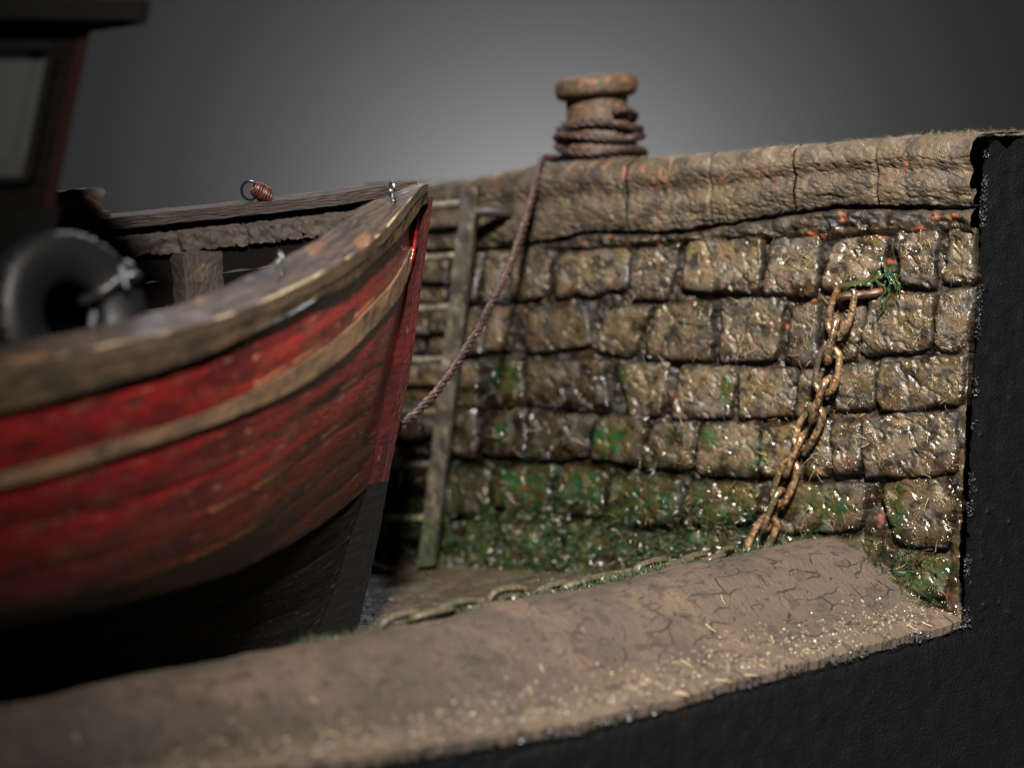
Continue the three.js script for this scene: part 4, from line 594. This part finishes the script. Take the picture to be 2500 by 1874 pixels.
// ---------------------------------------------------------------- tyre hung as a fender inside the near gunwale
{
  const c = BT(17.75, 5.75, 13.85).addScaledVector(RIGHT, -0.4), ty = thing('tyre', 'black rubber tyre fender leaning inside the near gunwale of the boat', 'tyre', c.toArray());
  const rub = std({ color: new THREE.Color(0.006, 0.0062, 0.0068), roughness: 0.45, specularIntensity: 0.7, bumpMap: woodSurf, bumpScale: 0.0003 }); rub.name = 'tyre_rubber';
  const ax = NEAR.clone().multiplyScalar(0.95).addScaledVector(AFT, -0.12).add(V(0, 0.2, 0)).normalize(), up = V(0, 1, 0).addScaledVector(ax, -ax.y).normalize(), sd = up.clone().cross(ax);
  const prof = [[1.08, -0.42], [1.0, -0.2], [1.0, 0.2], [1.08, 0.42], [1.35, 0.6], [1.8, 0.72], [2.25, 0.68], [2.48, 0.52], [2.56, 0.2], [2.58, 0], [2.56, -0.2], [2.48, -0.52], [2.25, -0.68], [1.8, -0.72], [1.35, -0.6]];
  const pc = new THREE.CatmullRomCurve3(prof.map(([r, h]) => V(r, h, 0)), true).getPoints(48);
  put('carcass', grid(120, 48, (u, v, i, j) => { const a = u * Math.PI * 2, q = pc[j], tread = q.x > 2.4 ? 0.04 * Math.sign(Math.sin(a * 42)) : 0; const p = c.clone().addScaledVector(up, Math.sin(a) * (q.x + tread)).addScaledVector(sd, Math.cos(a) * (q.x + tread)).addScaledVector(ax, q.y); return { p: p.toArray(), uv: [u * 4, v * 2] }; }, true), rub, ty);
  const lc = c.clone().addScaledVector(up, 0.95).addScaledVector(sd, 1.55), loop = []; for (let k = 0; k < 40; k++) { const a = k / 40 * Math.PI * 2, rr = lc.clone().sub(c).normalize(); loop.push(lc.clone().addScaledVector(rr, Math.cos(a) * 0.9).addScaledVector(ax, Math.sin(a) * 0.85)); }
  put('rope_loop', tube(loop, (k, a, i) => 0.17 + 0.03 * Math.sin(i * 1.3), 8, { closed: true }), std({ color: new THREE.Color(0.012, 0.012, 0.013), roughness: 0.4 }), ty);
  put('shackle', mergeGeometries([tube(curve([lc.clone().addScaledVector(ax, 0.85), lc.clone().addScaledVector(ax, 1.1).addScaledVector(sd, 0.3), lc.clone().addScaledVector(ax, 0.75).addScaledVector(sd, 0.75)], 14), 0.1, 8), tube(curve([lc.clone().addScaledVector(ax, 0.95).addScaledVector(up, 0.3), lc.clone().addScaledVector(ax, 1.0).addScaledVector(up, -0.4)], 8), 0.09, 8)]), std({ color: new THREE.Color(0.12, 0.125, 0.135), metalness: 0.8, roughness: 0.35 }), ty);
}

// ---------------------------------------------------------------- small growth and litter
function blade(len, w, bend) { return grid(1, 4, (u, v) => ({ p: [(u - 0.5) * w * (1 - v * 0.85), v * len * (1 - 0.15 * bend * v), bend * len * v * v * 0.6] })); }
function scatter(name, geo, mat, items, label, category) { // items: {p, dir (its y axis), s, c}
  const m = new THREE.InstancedMesh(geo, mat, items.length), M = new THREE.Matrix4(), q = new THREE.Quaternion(), q2 = new THREE.Quaternion(), Y = V(0, 1, 0), col = new THREE.Color();
  items.forEach((it, i) => { q.setFromUnitVectors(Y, it.dir); q2.setFromAxisAngle(Y, it.spin ?? rnd() * 6.28); q.multiply(q2); M.compose(it.p, q, Array.isArray(it.s) ? V(...it.s) : V(it.s, it.s, it.s)); m.setMatrixAt(i, M); m.setColorAt(i, col.setRGB(...it.c)); });
  m.name = numbered(name); m.castShadow = m.receiveShadow = true; tag(m, label, category, null, 'stuff'); scene.add(m); return m;
}
const leafMat = std({ color: 0xffffff, roughness: 0.36, side: THREE.DoubleSide }); leafMat.name = 'wet_moss_fibre';
const strawMat = std({ color: 0xffffff, roughness: 0.55, side: THREE.DoubleSide }); strawMat.name = 'dry_fibre';
{ // moss and static grass along the foot of the wall and up the lower courses
  const it = []; let guard = 0;
  while (it.length < 9000 && guard++ < 200000) {
    const x = R(-27, -1.2), y = R(0.2, 6.4); const dens = sstep(5.6, 1.6, y + 1.8 * fbm(x * 0.6, y * 0.7, 31, 3) + 2.0 * sstep(-14, -3, x)) * sstep(-0.1, 0.35, fbm(x * 1.2, y * 1.2, 155, 3) + 0.05); if (rnd() > dens) continue;
    const d = 0.12 + 0.15 * rnd(), a = R(0, 6.28), lift = R(0.05, 0.7), g = rnd();
    const lump = 0.35 * sstep(0.02, 0.35, fbm(x * 0.9, y * 1.1, 255, 3)) * sstep(4, 1.5, y);
    it.push({ p: V(...facePoint(x, y, d + lump * rnd())), dir: V(Math.cos(a) * (1 - lift * 0.5), Math.sin(a) * 0.6 - 0.2, lift).normalize(), s: R(0.6, 1.5), c: mix3(mix3([0.006, 0.026, 0.009], [0.03, 0.026, 0.006], sstep(0.35, 0.75, g)), [0.11, 0.1, 0.065], g > 0.95 ? 0.8 : 0) });
  }
  scatter('wall_moss', blade(0.34, 0.045, 0.5), leafMat, it, 'wet green moss tufts growing over the lowest courses of the wall', 'moss');
}
{ // moss on the ridge of the mud and on the silt
  const it = []; for (let k = 0; k < 60000 && it.length < 5200; k++) { const t = R(0.5, 26), d = rnd() < 0.6 ? 6.3 + 0.7 * (rnd() + rnd() - 1) : R(5.5, 13), n = fbm(t * 0.8, d * 0.8, 205, 3); if (n < (d > 7.2 ? 0.12 : -0.02)) continue; const y = mudH(t, d), a = R(0, 6.28), g = rnd(); it.push({ p: V(...cut(t, d, y - 0.02)), dir: V(Math.cos(a), R(0.3, 1.4), Math.sin(a)).normalize(), s: R(0.5, 1.25), c: mix3([0.014, 0.04, 0.018], [0.065, 0.05, 0.022], sstep(0.3, 0.8, g)) }); }
  for (let k = 0; k < 9000 && it.length < 7600; k++) { const t = R(1.2, 9), d = R(8, 27), n = fbm(t * 0.8, d * 0.8, 215, 3) + 0.35 * sstep(6, 1.5, t); if (n < 0.12) continue; const y = mudH(t, d), a = R(0, 6.28), g = rnd(); it.push({ p: V(...cut(t, d, y - 0.02)), dir: V(Math.cos(a), R(0.1, 0.9), Math.sin(a)).normalize(), s: R(0.6, 1.4), c: mix3([0.008, 0.034, 0.013], [0.05, 0.04, 0.014], sstep(0.3, 0.8, g)) }); }
  scatter('mud_moss', blade(0.32, 0.05, 0.6), leafMat, it, 'green and brown moss tufts along the ridge of the mud by the chain', 'moss');
}
{ // hair-fine turf fibres stuck all over the blocks
  const it = []; for (let k = 0; k < 3600; k++) { const b = onWall[Math.floor(rnd() * onWall.length)], x = R(b.ax, b.bx), y = R(b.dy, b.ay); if (x > -0.4 || (x < -15 && rnd() < 0.6)) continue; if (fbm(x * 1.2, y * 1.2, 301, 2) < -0.12) continue; const a = R(0, 6.28), g = rnd(); it.push({ p: V(...facePoint(x, y, b.H + 0.06 + 0.08 * rnd())), dir: V(Math.cos(a), Math.sin(a), R(-0.1, 0.35)).normalize(), s: R(0.5, 1.7), c: g < 0.65 ? [0.3, 0.22, 0.1] : g < 0.82 ? [0.12, 0.085, 0.05] : g < 0.93 ? [0.19, 0.045, 0.03] : [0.08, 0.12, 0.04] }); }
  for (let k = 0; k < 120; k++) { const x = R(-14, 0), y = R(15.5, 17.9), a = R(0, 6.28); if (fbm(x * 1.2, y * 1.2, 303, 2) < -0.05) continue; it.push({ p: V(...facePoint(x, y, 0.42 + 0.1 * rnd())), dir: V(Math.cos(a), Math.sin(a), R(-0.1, 0.3)).normalize(), s: R(0.4, 1.3), c: rnd() < 0.8 ? [0.26, 0.2, 0.1] : [0.15, 0.06, 0.04] }); }
  scatter('turf_fibres', blade(0.34, 0.013, 0.6), strawMat, it, 'fine tan turf fibres stuck over the stone blocks and coping', 'fibres');
}
{ // dry growth on top of the quay
  const it = []; for (let k = 0; k < 5200; k++) { const z = R(-13.5, -0.9), x = R(-27, cutX(z) - 0.05), n = fbm(x * 0.7, z * 0.7, 401, 3); if (n < -0.02 && z < -1.5) continue; if (z > -3.2 && x < -1.2 && rnd() < 0.95) continue; const a = R(0, 6.28), g = rnd(); it.push({ p: V(x, copeTop(x) + (z < -4.2 ? 0.08 : -0.02), z), dir: V(Math.cos(a), R(0.15, 0.7), Math.sin(a)).normalize(), s: R(0.4, 1.1), c: g < 0.5 ? [0.2, 0.15, 0.075] : g < 0.8 ? [0.1, 0.075, 0.04] : [0.07, 0.1, 0.035] }); }
  scatter('quay_grass', blade(0.36, 0.03, 0.5), strawMat, it, 'short dry brown grass and fibres on top of the quay wall', 'grass');
}
{ // pale straw running down over the rim of the mud
  const geo = tube(curve([V(0, 0, 0), V(0.03, 0.5, 0.03), V(-0.02, 1, 0.06)], 10), (k) => 0.028 * (1 - 0.4 * k), 5), it = [];
  for (let k = 0; k < 70; k++) { const t = R(1.5, 38), d = Math.pow(rnd(), 1.8) * 3.4, y = mudH(t, d), slope = (mudH(t, Math.max(0, d - 0.5)) - y) / 0.5; it.push({ p: V(...cut(t, d, y + 0.05)), dir: INN.clone().multiplyScalar(-1).addScaledVector(CD, R(-0.55, 0.75)).add(V(0, slope + R(-0.02, 0.12), 0)).normalize(), s: [R(0.35, 0.75), R(0.1, 0.62), 0.7], c: rnd() < 0.8 ? [0.38, 0.31, 0.19] : [0.22, 0.16, 0.1] }); }
  scatter('straw_fibres', geo, strawMat, it, 'pale straw fibres lying down the sandy rim of the mud', 'straw');
}
{ // sand grains along the rim, some painted black
  const geo = new THREE.IcosahedronGeometry(0.05, 0), it = [], sandM = std({ color: 0xffffff, roughness: 0.35 });
  for (let k = 0; k < 4200; k++) { const t = R(0.8, 40), e = rnd() * rnd(), black = rnd() < 0.22; const d = black ? -0.03 - 0.03 * rnd() : e * 2.2, lumpy = fbm(t * 1.3, 3, 66, 2); if (black && lumpy < 0.05) continue; const y = black ? mudEdge(t) - 0.05 - rnd() * 0.4 : mudH(t, d) - 0.08 * sstep(0.25, 0, d); it.push({ p: V(...cut(t, d - (black ? 0.06 : 0), y)), dir: V(R(-1, 1), R(-1, 1), R(-1, 1)).normalize(), s: R(0.5, 1.5), c: black ? [0.02, 0.021, 0.023] : mix3([0.24, 0.19, 0.12], [0.07, 0.054, 0.038], Math.sqrt(rnd())) }); }
  for (let k = 0; k < 900; k++) { const y = R(-0.3, 17.8); if (fbm(2, y * 0.9, 44, 3) < 0.0) continue; const z = faceZ(y) - 0.12 + 0.16 * fbm(2, y * 1.3, 5, 4) - R(0, 0.35); it.push({ p: V(cutX(z) + 0.08 + 0.05 * rnd(), y, z), dir: V(R(-1, 1), R(-1, 1), R(-1, 1)).normalize(), s: R(0.3, 0.9), c: [0.02, 0.02, 0.022] }); }
  scatter('sand_grains', geo, sandM, it, 'coarse sand grains along the rim of the mud and the wall end', 'sand');
}
{ // glossy green weed draped over the ring
  const weed = thing('seaweed', 'glossy green weed draped over the ring that holds the chain', 'seaweed', [-3.6, 12.6, 0.6]), mat = std({ vertexColors: true, roughness: 0.16 }); mat.name = 'wet_weed';
  const strandAt = (x0, y0, x1, y1, r, sag) => { const p = []; for (let k = 0; k <= 24; k++) { const f = k / 24, x = lerp(x0, x1, f) + 0.18 * fbm(f * 3 + x0 * 7, y0 * 3, 5, 3), y = lerp(y0, y1, f) - sag * Math.sin(Math.PI * f), base = x < -3.6 && y > 11.7 && y < 12.6 ? 0.75 : 0.3; p.push(V(...facePoint(x, y, base + 0.1 * fbm(x * 4, y * 4, 7, 2)))); } return tube(p, (k, a) => 0.8 * r * (0.4 + 0.8 * Math.sin(Math.PI * clamp(k, 0.05, 0.95))) * (1 + 0.3 * fbm(k * 6, a, r * 99, 2)), 7, { squash: 0.35, color: (q) => mix3(mix3([0.01, 0.042, 0.016], [0.06, 0.046, 0.012], sstep(-0.2, 0.25, fbm(q.x * 3, q.y * 3, 9, 3))), [0.12, 0.22, 0.13], 0.6 * sstep(0.2, 0.4, fbm(q.x * 5, q.y * 5, 19, 2))) }); };
  const L = [[-5.0, 12.2, -4.1, 12.55, 0.16, -0.15], [-4.9, 12.35, -3.7, 12.5, 0.12, -0.2], [-4.6, 12.5, -3.5, 12.95, 0.1, 0.05], [-3.5, 13.45, -3.15, 12.6, 0.15, 0], [-3.25, 13.2, -2.9, 12.35, 0.16, 0], [-3.1, 13.3, -3.2, 12.1, 0.1, 0], [-2.95, 12.9, -2.7, 12.1, 0.13, 0], [-3.35, 12.7, -3.5, 11.7, 0.13, 0], [-3.1, 12.5, -3.6, 11.3, 0.1, 0], [-2.9, 12.3, -2.75, 11.6, 0.06, 0], [-3.7, 13.1, -4.4, 12.6, 0.06, 0], [-3.9, 12.9, -3.2, 12.4, 0.06, 0.1], [-2.8, 12.9, -3.4, 12.2, 0.05, 0]];
  for (const a of L) put('frond', strandAt(...a), mat, weed);
}

// ---------------------------------------------------------------- centimetres to metres
{
  const done = new Set();
  scene.traverse((o) => {
    if (o.isLight || o.isCamera || o === scene || o.parent?.isLight) return;
    if (!o.isMesh && !o.isGroup) return;
    o.position.multiplyScalar(CM);
    if (o.isMesh && !done.has(o.geometry)) { done.add(o.geometry); o.geometry.scale(CM, CM, CM); }
    if (o.isInstancedMesh) for (let i = 0; i < o.count; i++) for (let k = 12; k < 15; k++) o.instanceMatrix.array[i * 16 + k] *= CM;
  });
}
renderer.render(scene, camera);
